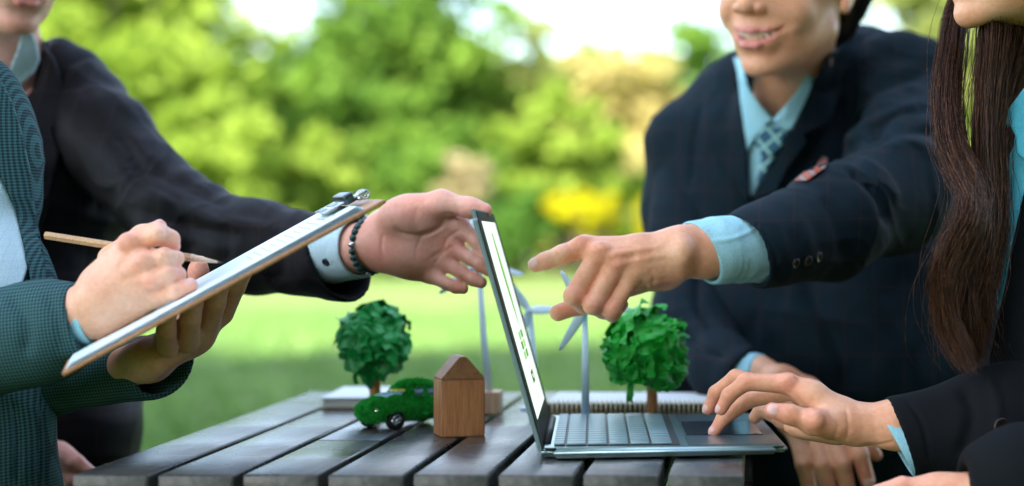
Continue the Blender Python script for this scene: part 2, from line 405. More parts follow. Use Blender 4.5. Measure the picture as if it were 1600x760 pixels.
def vnormals(V, Q):
    n = np.cross(V[Q[:, 2]] - V[Q[:, 0]], V[Q[:, 3]] - V[Q[:, 1]]); N = np.zeros_like(V)
    for i in range(4): np.add.at(N, Q[:, i], n)
    return N / np.maximum(np.linalg.norm(N, axis=1), 1e-12)[:, None]
_lat = np.random.RandomState(5).rand(32, 32, 32).astype(np.float32)
def vnoise(p):
    i = np.floor(p).astype(int); f = p - i; f = f * f * (3 - 2 * f); r = 0
    for a in (0, 1):
        for b in (0, 1):
            for c in (0, 1):
                wgt = (f[:, 0] if a else 1 - f[:, 0]) * (f[:, 1] if b else 1 - f[:, 1]) * (f[:, 2] if c else 1 - f[:, 2])
                r = r + wgt * _lat[(i[:, 0] + a) & 31, (i[:, 1] + b) & 31, (i[:, 2] + c) & 31]
    return r * 2 - 1
def folds(V, Q, amp, across, wl, stretch=4.0, seed=0.0, mask=None, ridge=True):
    """cloth folds: ridges wl apart along 'across', long in the other directions"""
    a = np.array(Vector(across).normalized()); N = vnormals(V, Q)
    al = V @ a; rest = V - al[:, None] * a
    wob = vnoise(V / (wl * 2.2) + seed * 3.1) * 0.9
    p = rest / (wl * stretch) + a * (al / wl + wob)[:, None] + seed
    n = vnoise(p) * .7 + 0.3 * vnoise(p * 2.1 + 7)
    if ridge: n = 1 - 2 * np.abs(n) ** 0.8
    d = amp * n
    if mask is not None: d = d * mask
    return V + N * d[:, None]
def sdf_obj(name, prims, h, mat, parent, smooth=1, fold=(), **k):
    V, Q = surf(prims, h, smooth=smooth)
    for fo in fold: V = folds(V, Q, **fo)
    return link(name, mesh(V, Q), parent, None, mat, **k)
def bvh_of(o):
    me = o.data; return BVHTree.FromPolygons([v.co.copy() for v in me.vertices], [tuple(p.vertices) for p in me.polygons])
def inside(p, poly):
    c = False; j = len(poly) - 1
    for i in range(len(poly)):
        if (poly[i][1] > p[1]) != (poly[j][1] > p[1]) and p[0] < (poly[j][0] - poly[i][0]) * (p[1] - poly[i][1]) / (poly[j][1] - poly[i][1]) + poly[i][0]: c = not c
        j = i
    return c
from mathutils.geometry import delaunay_2d_cdt
def spline(pts, n=8, closed=False):
    """Catmull-Rom through points of any dimension"""
    p = [np.array(q, float) for q in pts]; N = len(p); o = []
    for i in range(N if closed else N - 1):
        a, b, c, d = ((p[(i - 1) % N], p[i], p[(i + 1) % N], p[(i + 2) % N]) if closed else (p[max(i - 1, 0)], p[i], p[i + 1], p[min(i + 2, N - 1)]))
        for j in range(n):
            t = j / n; o.append(0.5 * (2 * b + (c - a) * t + (2 * a - 5 * b + 4 * c - d) * t * t + (3 * b - a - 3 * c + d) * t ** 3))
    if not closed: o.append(p[-1])
    return o
def drape(name, poly, bvhs, mat, parent, off=0.002, th=0.0025, step=5.0, fallback=None, noise=0.0, **k):
    """cloth panel lying on a surface: outline given as seen in the photograph, dropped on the surface it covers, with thickness"""
    pts = []
    for i in range(len(poly)):
        a = poly[i]; b = poly[(i + 1) % len(poly)]; L = math.hypot(b[0] - a[0], b[1] - a[1]); q = max(1, int(L / step))
        pts += [Vector((a[0] + (b[0] - a[0]) * j / q, a[1] + (b[1] - a[1]) * j / q)) for j in range(q)]
    nb = len(pts); x0, x1 = min(p.x for p in pts), max(p.x for p in pts); y0, y1 = min(p.y for p in pts), max(p.y for p in pts)
    y = y0 + step * .5
    while y < y1:
        x = x0 + step * .5
        while x < x1:
            if inside((x, y), pts) and min((p.x - x) ** 2 + (p.y - y) ** 2 for p in pts[:nb]) > (step * .45) ** 2: pts.append(Vector((x, y)))
            x += step
        y += step
    v2, _, f2, *_r = delaunay_2d_cdt(pts, [(i, (i + 1) % nb) for i in range(nb)], [], 1, 1e-4)
    o = Vector((0, 0, CAMZ)); deps = []
    for p in v2:
        d = Vector(((p.x - CX) / F, 1, -(p.y - CY) / F)); best = None
        for b in bvhs:
            h = b.ray_cast(o, d.normalized())
            if h[0] is not None and (best is None or h[0].y < best): best = h[0].y
        deps.append(best)
    known = [(v2[i], z) for i, z in enumerate(deps) if z is not None]
    for i, z in enumerate(deps):
        if z is None: deps[i] = min(known, key=lambda q: (q[0] - v2[i]).length_squared)[1] if known else fallback
    # relax so the panel bridges small folds
    nb_ = [set() for _ in v2]
    for f in f2:
        for a in range(3): nb_[f[a]].add(f[(a + 1) % 3]); nb_[f[(a + 1) % 3]].add(f[a])
    for _ in range(4): deps = [min(z, .5 * z + .5 * sum(deps[q] for q in nb_[i]) / max(1, len(nb_[i]))) if nb_[i] else z for i, z in enumerate(deps)]
    V = []
    for p, z in zip(v2, deps):
        V.append(P(p.x, p.y, z - off + noise * math.sin(p.x * .3) * math.cos(p.y * .23)))
    n = len(V); bk = [q + Vector((0, th, 0)) for q in V]
    V = V + bk; Fc = []
    edges = {}
    for f in f2:
        a, b, c = f; nrm = (V[b] - V[a]).cross(V[c] - V[a])
        if nrm.y > 0: a, c = c, a
        Fc.append((a, b, c)); Fc.append((c + n, b + n, a + n))
        for e in ((a, b), (b, c), (c, a)): edges[e] = 1
    for (a, b) in list(edges):
        if (b, a) not in edges: Fc.append((b, a, a + n, b + n))
    me = mesh(V, Fc, True)
    return link(name, me, parent, None, mat, **k)
# ================================================================ TABLE AND WHAT STANDS ON IT
m = NT('table_wood'); v = m.coord((1, 0.12, 1)); g = m.noise(v, 90, 5, 0.6, 0.4); g2 = m.noise(m.coord(), 9, 3); g3 = m.noise(m.coord((1, 1, 1)), 420, 2)
c = m.ramp(g, [(0.3, (0.016, 0.021, 0.023)), (0.7, (0.105, 0.104, 0.098))]); c = m.mix(0.5, c, m.ramp(g2, [(0.35, (0.55, 0.6, 0.6)), (0.7, (1.15, 1.1, 1.0))]), 'MULTIPLY')
m.l(c, m.b.inputs['Base Color']); m.l(m.ramp(g2, [(0.3, (.18,) * 3), (0.7, (.38,) * 3)]), m.b.inputs['Roughness'])
m.bump(m.math('ADD', g, m.math('MULTIPLY', g3, 0.6)), 0.55, 0.0006); m.set(IOR=1.5); WOODT = m.m
tb = empty('slatted_table', (-0.24, 1.83, 0), label='dark grey slatted wooden table under the laptop and the models', cat='table')
Y0, Y1 = 1.445, 2.222
pitch = 133 / F * Y0; wd_ = 118 / F * Y0
for k in range(8):
    x0 = (113 + 133 * k - CX) / F * Y0; xc = x0 + wd_ / 2
    cuts = [(Y0 + 0.0006 * (k % 3), Y1 - 0.001 * (k % 2))]
    if k == 2: cuts = [(Y0, 1.689), (1.6905, Y1)]
    for a, b in cuts:
        box('slat', wd_, b - a, 0.028, (0, 0, 0), WOODT, tb, 0.0022, 3, True, loc=(xc + .24, (a + b) / 2 - 1.83, TOPZ - 0.014 - 0.0004 * (k % 2)))
for yy_ in (1.56, 2.10): box('crossbar', 0.50, 0.045, 0.03, (0, 0, 0), WOODT, tb, 0.002, loc=(0.0, yy_ - 1.83, TOPZ - 0.0445))
for sx in (-1, 1):
    box('side_rail', 0.03, 0.50, 0.04, (0, 0, 0), WOODT, tb, 0.002, loc=(sx * 0.225, 0, TOPZ - 0.081))
    for sy in (-1, 1): box('leg', 0.04, 0.04, TOPZ - 0.103, (0, 0, 0), WOODT, tb, 0.003, loc=(sx * 0.225, sy * 0.25, (TOPZ - 0.103) / 2))

# ---------------------------------------------------------------- laptop
ALU = simple('aluminium', (0.42, 0.58, 0.60), 0.32, 0.85, nscale=900, var=0.05)
ALUD = simple('palmrest_metal', (0.17, 0.25, 0.27), 0.28, 0.7)
KEYM = simple('keycap', (0.20, 0.31, 0.33), 0.40, 0.4)
BLK = simple('bezel_black', (0.006, 0.007, 0.008), 0.5, **{'Specular IOR Level': .15})
PAD = simple('trackpad_glass', (0.035, 0.05, 0.065), 0.12, 0.3)
lap = empty('laptop', (-0.1805, 1.536, TOPZ), R(5.0), label='open silver laptop seen from its side with glowing screen', cat='laptop')
LW, LD = 0.288, 0.214      # along the hinge (local y), hinge to front (local x)
# base, tapering a little to the front
b = box_bm(LD, LW, 0.0085, (LD / 2, LW / 2, 0.00575), 0)
for q in b.verts:
    if q.co.x > LD / 2 and q.co.z < 0.006: q.co.z += 0.002
bmesh.ops.bevel(b, geom=[e for e in b.edges if abs(e.verts[0].co.z - e.verts[1].co.z) > 0.003], offset=0.011, segments=5, affect='EDGES')
bmesh.ops.bevel(b, geom=[e for e in b.edges if abs(e.verts[0].co.z - e.verts[1].co.z) < 0.0001 and len(e.link_faces) == 2 and e.calc_face_angle(0) > 1], offset=0.0022, segments=3, affect='EDGES')
base = link('base', bm_mesh(b, True), lap, None, ALU)
DT = 0.0100
box('deck_plate', 0.208, 0.280, 0.0006, (0.107, LW / 2, DT + 0.0003), simple('deck', (0.26, 0.38, 0.40), 0.3, 0.8), base)
box('keyboard_well', 0.108, 0.262, 0.0004, (0.066, LW / 2, DT + 0.0011), simple('key_gaps', (0.02, 0.026, 0.028), 0.5), base)
rows = [(0.0155, 0.009, 14), (0.030, 0.0165, 14), (0.0485, 0.0165, 14), (0.067, 0.0165, 13), (0.0855, 0.0165, 12), (0.1045, 0.0175, 9)]
kmesh = {}
for ri, (cx, kw, nk) in enumerate(rows):
    tot = 0.258; gp = 0.0026; ws = [1.0] * nk
    if nk == 13: ws[0] = ws[-1] = 1.5
    if nk == 12: ws[0] = ws[-1] = 2.0
    if nk == 9: ws[4] = 5.2
    u = (tot - gp * (nk - 1)) / sum(ws); y = (LW - tot) / 2
    for wk in ws:
        kk = (round(u * wk, 5), kw)
        if kk not in kmesh: kmesh[kk] = bm_mesh(box_bm(kw, u * wk, 0.0016, (0, 0, 0), 0.0005, 2), True)
        o = link('key', kmesh[kk], base, (cx, y + u * wk / 2, DT + 0.0021), KEYM); y += u * wk + gp
box('palm_rest', 0.080, 0.270, 0.0005, (0.1665, LW / 2, DT + 0.0010), ALUD, base)
box('trackpad', 0.070, 0.120, 0.0006, (0.164, LW / 2 - .002, DT + 0.0016), PAD, base, 0.0002)
for yy_ in (0.022, LW - 0.022): box('hinge_foot', 0.012, 0.03, 0.002, (0.02, yy_, 0.001), BLK, base)
v_, f_ = tube([(0.004, 0.03, 0.0085), (0.004, LW - 0.03, 0.0085)], 0.0045, 16); link('hinge', mesh(v_, f_), lap, None, BLK)
# lid: local frame with x = thickness, y = along hinge, z = height; leans back
LH = 0.216
lid = empty('lid', (0.0015, 0, 0.008)); lid.parent = lap; lid.rotation_euler = (0, -R(15.6), 0)
b = box_bm(0.0038, LW, LH, (-0.0019, LW / 2, LH / 2), 0)
bmesh.ops.bevel(b, geom=[e for e in b.edges if abs(e.verts[0].co.x - e.verts[1].co.x) > 0.002 and e.verts[0].co.z > 0.1], offset=0.010, segments=5, affect='EDGES')
bmesh.ops.bevel(b, geom=[e for e in b.edges if len(e.link_faces) == 2 and e.calc_face_angle(0) > 1], offset=0.0008, segments=2, affect='EDGES')
link('lid_shell', bm_mesh(b, False), lid, None, simple('lid_metal', (0.20, 0.29, 0.31), .45, .7))
b = box_bm(0.0008, LW - 0.004, LH - 0.004, (0.0004, LW / 2, LH / 2), 0)
bmesh.ops.bevel(b, geom=[e for e in b.edges if abs(e.verts[0].co.x - e.verts[1].co.x) > 0.0005 and e.verts[0].co.z > 0.1], offset=0.008, segments=5, affect='EDGES')
link('bezel', bm_mesh(b), lid, None, BLK)
def emis(name, col, s):
    q = NT(name); q.set(Base_Color=(*[c * .04 for c in col], 1), Roughness=0.4); q.b.inputs['Specular IOR Level'].default_value = .15; q.b.inputs['Emission Color'].default_value = (*col, 1); q.b.inputs['Emission Strength'].default_value = s; return q.m
SC0 = emis('screen_glow', (0.82, 1.0, 0.88), 0.185); SCL = emis('screen_leaf', (0.10, 0.36, 0.03), 0.16); SCG = emis('screen_green', (0.33, 0.62, 0.20), 0.17); SCD = emis('screen_dark', (0.04, 0.18, 0.04), 0.14); SCT = emis('screen_text', (0.45, 0.6, 0.45), 0.17)
s0, s1, t0, t1 = 0.040, LW - 0.042, 0.024, LH - 0.011
box('screen', 0.0004, s1 - s0, t1 - t0, (0.0010, (s0 + s1) / 2, (t0 + t1) / 2), SC0, lid)
def onscreen(poly, mat_, lift):
    V = [(0.00122 + lift, s0 + (s1 - s0) * a, t0 + (t1 - t0) * b) for a, b in poly]
    return link('screen_picture', mesh(V, [tuple(range(len(V)))], False), lid, None, mat_)
def leafpoly(c, wmax):
    L = [(c(t) + wmax * math.sin(math.pi * min(1, t * .9 + .1)) ** .7, .94 - .52 * t) for t in np.linspace(0, 1, 12)]
    Rr = [(c(t) - wmax * math.sin(math.pi * min(1, t * .9 + .1)) ** .7, .94 - .52 * t) for t in np.linspace(1, 0, 12)]
    return L + Rr
onscreen(leafpoly(lambda t: .50 + .10 * t, .085), SCG, 0); onscreen(leafpoly(lambda t: .46 + .16 * t * t, .030), SCL, 0.0001)
for i in range(2):
    for j in range(3):
        onscreen([(.34 + .2 * i, .27 + .052 * j), (.50 + .2 * i, .27 + .052 * j), (.50 + .2 * i, .312 + .052 * j), (.34 + .2 * i, .312 + .052 * j)], (SCG, SCL)[(i + j) % 2], 0)
onscreen([(.46, .135), (.66, .135), (.66, .20), (.46, .20)], SCD, 0); onscreen([(.53, .16), (.60, .16), (.60, .18), (.53, .18)], SC0, 0.0001)
for j in range(3): onscreen([(.48, .055 + .017 * j), (.66 - .04 * j, .055 + .017 * j), (.66 - .04 * j, .061 + .017 * j), (.48, .061 + .017 * j)], SCT, 0)

# ---------------------------------------------------------------- wooden house block
def wood(name, c0, c1, scale=30, stretch=(1, 1, .12), rough=.45):
    m = NT(name); v = m.coord(stretch); g = m.noise(v, scale, 6, .65, 1.0); h = m.noise(m.coord((1, 1, .05)), scale * 12, 2, .7)
    c = m.ramp(g, [(.25, c0), (.75, c1)]); c = m.mix(.45, c, m.ramp(h, [(.35, (.45, .4, .35)), (.6, (1.1, 1.1, 1.1))]), 'MULTIPLY')
    m.l(c, m.b.inputs['Base Color']); m.set(Roughness=rough); m.bump(h, .4, .0002); return m.m
WN = wood('walnut_block', (0.34, 0.125, 0.045), (0.68, 0.32, 0.135), 45)
WNR = wood('walnut_endgrain', (0.26, 0.11, 0.045), (0.50, 0.25, 0.12), 120, (1, .3, 1))
hp = T(712, 683); hs = empty('wooden_house_block', (hp.x, hp.y + 0.020, TOPZ), R(20.5), label='small brown wooden house shaped block on the table beside the green car', cat='toy house')
hw, hd, he, hr = 0.0425, 0.040, 0.0545, 0.0765
link('body', bm_mesh(box_bm(hw, hd, he, (0, 0, he / 2), .0012, 3), True), hs, None, WN)
b = bmesh.new(); pr = [(-hw / 2, 0), (hw / 2, 0), (hw / 2, .0010), (.0030, hr - he), (-.0030, hr - he), (-hw / 2, .0010)]
vs = [b.verts.new((x, y, he + .0003 + z)) for y in (-hd / 2, hd / 2) for x, z in pr]; n = len(pr)
b.faces.new(vs[:n]); b.faces.new(vs[n:][::-1])
for i in range(n): b.faces.new((vs[i], vs[i + n], vs[(i + 1) % n + n], vs[(i + 1) % n]))
bmesh.ops.recalc_face_normals(b, faces=b.faces); bmesh.ops.bevel(b, geom=[e for e in b.edges if e.calc_face_angle(0) > .6], offset=.0007, segments=2, affect='EDGES')
link('roof', bm_mesh(b), hs, None, WNR)

# ---------------------------------------------------------------- paper trees
def paper(name, c0, c1):
    m = NT(name); v = m.coord(); g = m.noise(v, 60, 4, .6); m.l(m.ramp(g, [(.3, c0), (.7, c1)]), m.b.inputs['Base Color'])
    m.set(Roughness=.42); m.bump(m.noise(v, 500, 3), .3, .0002); return m.m
PG = paper('green_paper', (0.008, 0.30, 0.022), (0.016, 0.46, 0.045)); PG2 = paper('green_paper_dark', (0.006, 0.25, 0.045), (0.012, 0.38, 0.075))
TRK = wood('orange_trunk', (0.60, 0.20, 0.04), (0.85, 0.36, 0.10), 60)
def paper_tree(px, py, rpx, yb, mat, label, trunk_px, trunk_w, seed, tk=TRK, flap=True):
    rs = np.random.RandomState(seed); b_ = P(trunk_px, CY + F * (CAMZ - TOPZ) / yb, yb); r = rpx / F * yb; c = P(px, py, yb) - b_
    t = empty('paper_tree', b_, label=label, cat='model tree', group='crumpled paper trees on the table')
    # crown: one crumpled sheet over a ball, then loose crumpled flaps
    bmx = bmesh.new(); bmesh.ops.create_icosphere(bmx, subdivisions=6, radius=1)
    V = np.array([v.co for v in bmx.verts]); FF = np.array([[v.index for v in f.verts] for f in bmx.faces]); bmx.free()
    warp = np.stack([vnoise(V * 2.2 + seed + i * 9) for i in range(3)], 1)
    Wp = V + .42 * warp
    d = 0.74 + .24 * (1 - np.abs(vnoise(Wp * 1.6 + seed)) * 2.0) + .14 * (1 - np.abs(vnoise(Wp * 3.4 + 3 + seed)) * 2.2) + .012 * vnoise(Wp * 14)
    d += 0.07 * vnoise(V * 1.6 + seed * 2)
    Vc = V * d[:, None] * r * np.array([1.0, 1.0, .98]); Vc[:, 2] = np.where(Vc[:, 2] < 0, Vc[:, 2] * (1 - .38 * np.exp(-(Vc[:, 0] ** 2 + Vc[:, 1] ** 2) / (.45 * r) ** 2)), Vc[:, 2])
    crown = [Vc]; FQ = [FF]; off = len(Vc)
    for i in range(17):
        u = rs.randn(3); u /= np.linalg.norm(u)
        if u[1] > .5: u[1] *= -1
        if u[2] < -.62: u[2] *= -1
        a = np.cross(u, rs.randn(3)); a /= np.linalg.norm(a); bb = np.cross(u, a); N_ = 24
        s = (.44 + .24 * rs.rand()) * r; gx, gy = np.meshgrid(np.linspace(-1, 1, N_), np.linspace(-1, 1, N_), indexing='ij')
        gx = gx.ravel(); gy = gy.ravel(); wr_ = .05 * np.sin(5 * np.arctan2(gy, gx) + i); gx = gx * (1 + wr_); gy = gy * (1 + wr_)
        ph = rs.rand() * 9; q = np.stack([gx, gy, np.zeros_like(gx)], 1) * 1.5 + ph
        hgt = (.27 * (1 - 2 * np.abs(vnoise(q * 1.0))) + .08 * (1 - 2 * np.abs(vnoise(q * 1.9 + 4)))) * r * 1.5 * .55
        tilt = rs.randn(2) * .35
        base_ = u * r * (.86 + .10 * rs.rand()) - 0.10 * u * r * ((gx ** 2 + gy ** 2))[:, None]
        pts = base_ + np.outer(gx * s, a) + np.outer(gy * s, bb) + np.outer(hgt + s * (tilt[0] * gx + tilt[1] * gy) * .5, u)
        ii = np.arange(N_ * N_).reshape(N_, N_); A = ii[:-1, :-1].ravel(); B2 = ii[1:, :-1].ravel(); C2 = ii[1:, 1:].ravel(); D2 = ii[:-1, 1:].ravel()
        tri = np.concatenate([np.stack([A, B2, C2], 1), np.stack([A, C2, D2], 1)]) + off
        crown.append(pts); FQ.append(tri); off += len(pts)
    if flap:   # a strip hanging below the crown on the left
        g = []; 
        for i in range(6):
            for j in range(4): g.append(((-.42 + .05 * j * (1.2 - i * .1) + .02 * rs.randn()) * r * 1.0, -.45 * r + .03 * r * rs.randn(), (-.55 - .115 * i - .05 * abs(j - 1.5)) * r))
        ii = np.arange(24).reshape(6, 4); A = ii[:-1, :-1].ravel(); B2 = ii[1:, :-1].ravel(); C2 = ii[1:, 1:].ravel(); D2 = ii[:-1, 1:].ravel()
        crown.append(np.array(g) * np.array([1.15, 1, 1])); FQ.append(np.concatenate([np.stack([A, B2, C2], 1), np.stack([A, C2, D2], 1)]) + off)
    link('crown', mesh(np.concatenate(crown), np.concatenate(FQ), False), t, c, mat)
    tw = trunk_w / 2 / F * yb; prof = [(0, 0), (tw * 1.06, 0), (tw * 1.0, .004), (tw * .98, c.z * .5), (tw * .93, c.z), (0, c.z)]
    v_, f_ = lathe(prof, 20); v_ = [Vector((a_ * (1 + .05 * math.sin(5 * math.atan2(b2, a_)))), ) if False else Vector((a_, b2, z_)) + Vector((c.x * (z_ / c.z) ** 2 * .6, 0, 0)) for a_, b2, z_ in v_]
    link('trunk', mesh(v_, f_), t, None, tk)
    return t
paper_tree(582, 538, 52, 1.93, PG2, 'green crumpled paper tree with orange trunk behind the green model car', 586, 18, 41)
paper_tree(1011, 556, 60, 1.865, PG, 'green crumpled paper tree with brown trunk behind the laptop keyboard', 1020, 17, 47, wood('brown_trunk', (0.42, 0.15, 0.045), (0.66, 0.30, 0.11), 60))

# ---------------------------------------------------------------- notepads
PAPER = simple('white_paper', (0.72, 0.78, 0.80), 0.7, nscale=40, var=.04)
COVER = simple('kraft_card', (0.30, 0.24, 0.15), 0.7)
WIRE = simple('binding_wire', (0.75, 0.68, 0.48), 0.4, 0.2)
def notepad(p0, w_, d_, rz, label, wires, top=PAPER, th=.012):
    t = empty('spiral_notepad', p0, rz, label=label, cat='notepad')
    box('back_cover', w_, d_, .0015, (w_ / 2, d_ / 2, .0008), COVER, t, .0003)
    box('sheets', w_ - .004, d_ - .006, th - .003, (w_ / 2, d_ / 2 + .002, .0016 + (th - .003) / 2), (simple('sheet_edges', (0.09, 0.07, 0.045), .8) if wires else PAPER), t, .0004)
    box('front_cover', w_, d_ - .001, .0014, (w_ / 2, d_ / 2 + .0005, th - .0003), top, t, .0004)
    if wires:
        prts = []
        for i in range(wires):
            x = .004 + (w_ - .008) * i / (wires - 1)
            for dx in (0,): prts.append(tube([(x + dx, .0050 + .0080 * math.cos(a), th / 2 + .0006 + .0078 * math.sin(a)) for a in np.linspace(0.3, 6.0, 14)], .0011, 6))
        link('spiral_binding', mesh(*join(prts)), t, None, WIRE)
    return t
a = T(850, 648); notepad((a.x, a.y, TOPZ + .0004), .192, .13, R(-1), 'spiral bound notepad with pale cover lying behind the laptop', 36)
a = T(500, 640); notepad((a.x, a.y, TOPZ + .0004), .088, .15, R(3), 'small white notebook lying behind the green model car', 0)

# ---------------------------------------------------------------- wind turbines
PLA = simple('pale_plastic', (0.62, 0.82, 0.96), 0.45, nscale=30, var=.05)
BEECH = wood('beech', (0.52, 0.33, 0.20), (0.66, 0.46, 0.30), 40)
def turbine(label, bx, by, hub, angs, blen, pw, block=True):
    b_ = T(bx, by); Yb = b_.y; h_ = P(hub[0], hub[1], Yb) - b_
    t = empty('wind_turbine', b_, label=label, cat='model turbine', group='small wind turbine models on the table')
    bz = 0.0
    if block: bz = .0245; box('base', .027, .027, bz, (0, 0, bz / 2), BEECH, t, .0012, 2)
    else: v_, f_ = lathe([(0, 0), (.018, 0), (.018, .003), (.006, .005), (0, .005)], 28); link('base', mesh(v_, f_), t, None, PLA); bz = .004
    w0 = pw / F * Yb / 2; link('tower', mesh(*tube([(0, 0, bz - .001), (h_.x * .5, 0, h_.z * .5), (h_.x, 0, h_.z)], [w0, w0 * .85, w0 * .62], 16)), t, None, PLA)
    hb = h_ + Vector((0, -.007, 0)); link('nacelle', mesh(*tube([h_ + Vector((0, .008, 0)), h_ + Vector((0, -.009, 0)), h_ + Vector((0, -.012, 0))], [.0045, .0048, .0018], 14)), t, None, PLA)
    bl = blen / F * Yb
    for a in angs:
        d = Vector((math.cos(R(a)), 0, math.sin(R(a)))); s = Vector((-d.z, 0, d.x)); V = []; Fc = []
        K = [(0, .0022, .0022), (.10, .0034, .0016), (.25, .0052, .0012), (.6, .0040, .0008), (.9, .0026, .0005), (1, .0010, .0004)]
        for u, wi, th in K:
            c = hb + d * (bl * u) + Vector((0, -.002, 0))
            for q in range(8): an = q * math.pi / 4; V.append(c + s * (math.cos(an) * wi) + Vector((0, math.sin(an) * th + math.cos(an) * wi * .35, 0)))
        for i in range(len(K) - 1):
            for q in range(8): Fc.append((i * 8 + q, i * 8 + (q + 1) % 8, i * 8 + 8 + (q + 1) % 8, i * 8 + 8 + q))
        Fc.append(tuple(range(8))[::-1]); Fc.append(tuple(40 + q for q in range(8)))
        link('blade', mesh(V, Fc), t, None, PLA)
    return t
turbine('pale blue wind turbine model with wooden base between the house block and the laptop', 764, 646, (748, 414), (-143, -12, 98), 74, 12)
turbine('pale blue wind turbine model seen just behind the laptop screen', 838, 640, (828, 485), (2, 124, -110), 58, 13, False)
turbine('pale blue wind turbine model standing between the pointing hand and the keyboard', 915, 663, (914, 485), (2, 120, -122), 72, 13, False)
# ---------------------------------------------------------------- grassy model car (built in its own frame: x forward, z up, metres)
car = empty('model_car', (-.3477, 1.82, TOPZ), R(180 + 50), label='small green grass covered model car parked against the wooden house block', cat='toy car'); car.scale = (1.1, 1.1, .98)
S = .0105  # length unit
hull = grp(.004, [ell((0, 0, .019), (.052, .0215, .0115), .004), cone((.026, -.004, .0215), (.026, .004, .0215), .0135, .0135, .006), ell((.034, 0, .018), (.020, .019, .010), .004),
        ell((-.032, 0, .020), (.020, .019, .011), .004)] + [ell((sx, sy * .0155, .0165), (.0150, .0075, .0115), .003) for sx in (.031, -.031) for sy in (-1, 1)])
cab = ell((-.006, 0, .028), (.0290, .0165, .0190), .004)
wells = [neg(cone((sx, sy * .012, .0095), (sx, sy * .030, .0095), .0108, .0108), .001) for sx in (.031, -.031) for sy in (-1, 1)]
V, Q = surf([hull, cab] + wells + [half((0, 0, .0075), (0, 0, -1), .002)], .0012, smooth=1); V = V + vnormals(V, Q) * (.0007 * vnoise(V * 260))[:, None]
MOSS = NT('moss'); g = MOSS.noise(MOSS.coord(), 260, 4, .7); g2 = MOSS.noise(MOSS.coord(), 60, 2)
MOSS.l(MOSS.ramp(MOSS.math('ADD', MOSS.math('MULTIPLY', g, .6), MOSS.math('MULTIPLY', g2, .4)), [(.35, (0.012, 0.32, 0.03)), (.65, (0.035, 0.66, 0.11))]), MOSS.b.inputs['Base Color']); MOSS.set(Roughness=.9); MOSS = MOSS.m
hullo = link('body', mesh(V, Q), car, None, MOSS)
# fuzz: tiny blades over everything but the windows
N = vnormals(V, Q); rs = np.random.RandomState(3)
def win_mask(p):   # where the glass is
    z = p[:, 2]; cabn = (z > .0320) & (z < .0392)
    side = (np.abs(p[:, 1]) > .0085) & (p[:, 0] > -.019) & (p[:, 0] < .0055) & ~(np.abs(p[:, 0] + .0065) < .0020)
    front = (p[:, 0] > .0095) & (np.abs(p[:, 1]) < .0100); back = (p[:, 0] < -.020) & (np.abs(p[:, 1]) < .0115)
    return cabn & (side | front | back)
a = rs.randint(0, len(Q), 60000); wq = rs.rand(len(a), 4); wq /= wq.sum(1)[:, None]
pts = (V[Q[a]] * wq[:, :, None]).sum(1); nn = N[Q[a]].mean(1)
keep = ~win_mask(pts) & ~((np.abs(np.abs(pts[:, 0]) - .031) < .0112) & (pts[:, 2] < .0175) & (np.abs(pts[:, 1]) > .011)); pts = pts[keep]; nn = nn[keep]; n = len(pts)
L = (.0014 + .0026 * rs.rand(n) * (1 + vnoise(pts * 500)))[:, None]; dr = nn + rs.randn(n, 3) * .55; dr /= np.linalg.norm(dr, axis=1)[:, None]
sd = np.cross(dr, rs.randn(n, 3)); sd /= np.linalg.norm(sd, axis=1)[:, None]; sd *= .00055
TT = np.stack([pts - sd, pts + sd, pts + dr * L], 1).reshape(-1, 3)
link('fuzz', mesh(TT, np.arange(n * 3).reshape(-1, 3), False), hullo, None, MOSS, kind='stuff')
# glass: the cabin skin, slightly proud
GLS = NT('car_glass'); GLS.set(Base_Color=(0.10, 0.22, 0.26, 1), Roughness=.25, Metallic=.1); GLS = GLS.m
GLY = simple('car_seat_yellow', (0.62, 0.60, 0.08), .5)
cen = V[Q].mean(1); sel = Q[win_mask(cen)]
cw_ = cen[win_mask(cen)]
for nm, ms, mt in (('sun_strip', (cw_[:, 0] > .0125) & (cw_[:, 2] > .0368), GLY), ('windscreen', (cw_[:, 0] > .0125) & (cw_[:, 2] <= .0368), GLS), ('side_window', (cen[win_mask(cen)][:, 0] <= .0125) & (cen[win_mask(cen)][:, 1] > 0), GLS), ('side_window', (cen[win_mask(cen)][:, 0] <= .0125) & (cen[win_mask(cen)][:, 1] <= 0), GLS)):
    q = sel[ms]; u, inv = np.unique(q, return_inverse=True)
    if len(u): link(nm, mesh(V[u] + N[u] * .0007, inv.reshape(-1, 4)), car, None, mt)
CHR = simple('chrome', (0.75, 0.80, 0.82), .12, 1.0); RUB = simple('tyre_rubber', (0.012, 0.012, 0.013), .6)
whe = lathe([(.0050, -.0030), (.0085, -.0034), (.0094, -.0022), (.0095, .0022), (.0085, .0034), (.0050, .0030)], 28)
for sx in (.031, -.031):
    for sy in (-1, 1):
        wh = empty('wheel', (sx, sy * .0185, .0095)); wh.parent = car; wh.rotation_euler = (R(90) * (1 if sy < 0 else -1), 0, R(0))
        link('tyre', mesh(*whe), wh, None, RUB)
        rim = [lathe([(.0054, .0036), (.0062, .0032), (.0060, .0018), (.0052, .0008)], 28), lathe([(0, .0030), (.0014, .0029), (.0017, .0014)], 14), lathe([(0, .0004), (.0060, .0004)], 20)]
        for i in range(5):
            an = i * 2 * math.pi / 5; d = Vector((math.cos(an), math.sin(an), 0)); rim.append(tube([d * .001 + Vector((0, 0, .0022)), d * .0056 + Vector((0, 0, .0026))], [.0008, .0006], 6))
        link('rim', mesh(*join(rim)), wh, None, CHR)
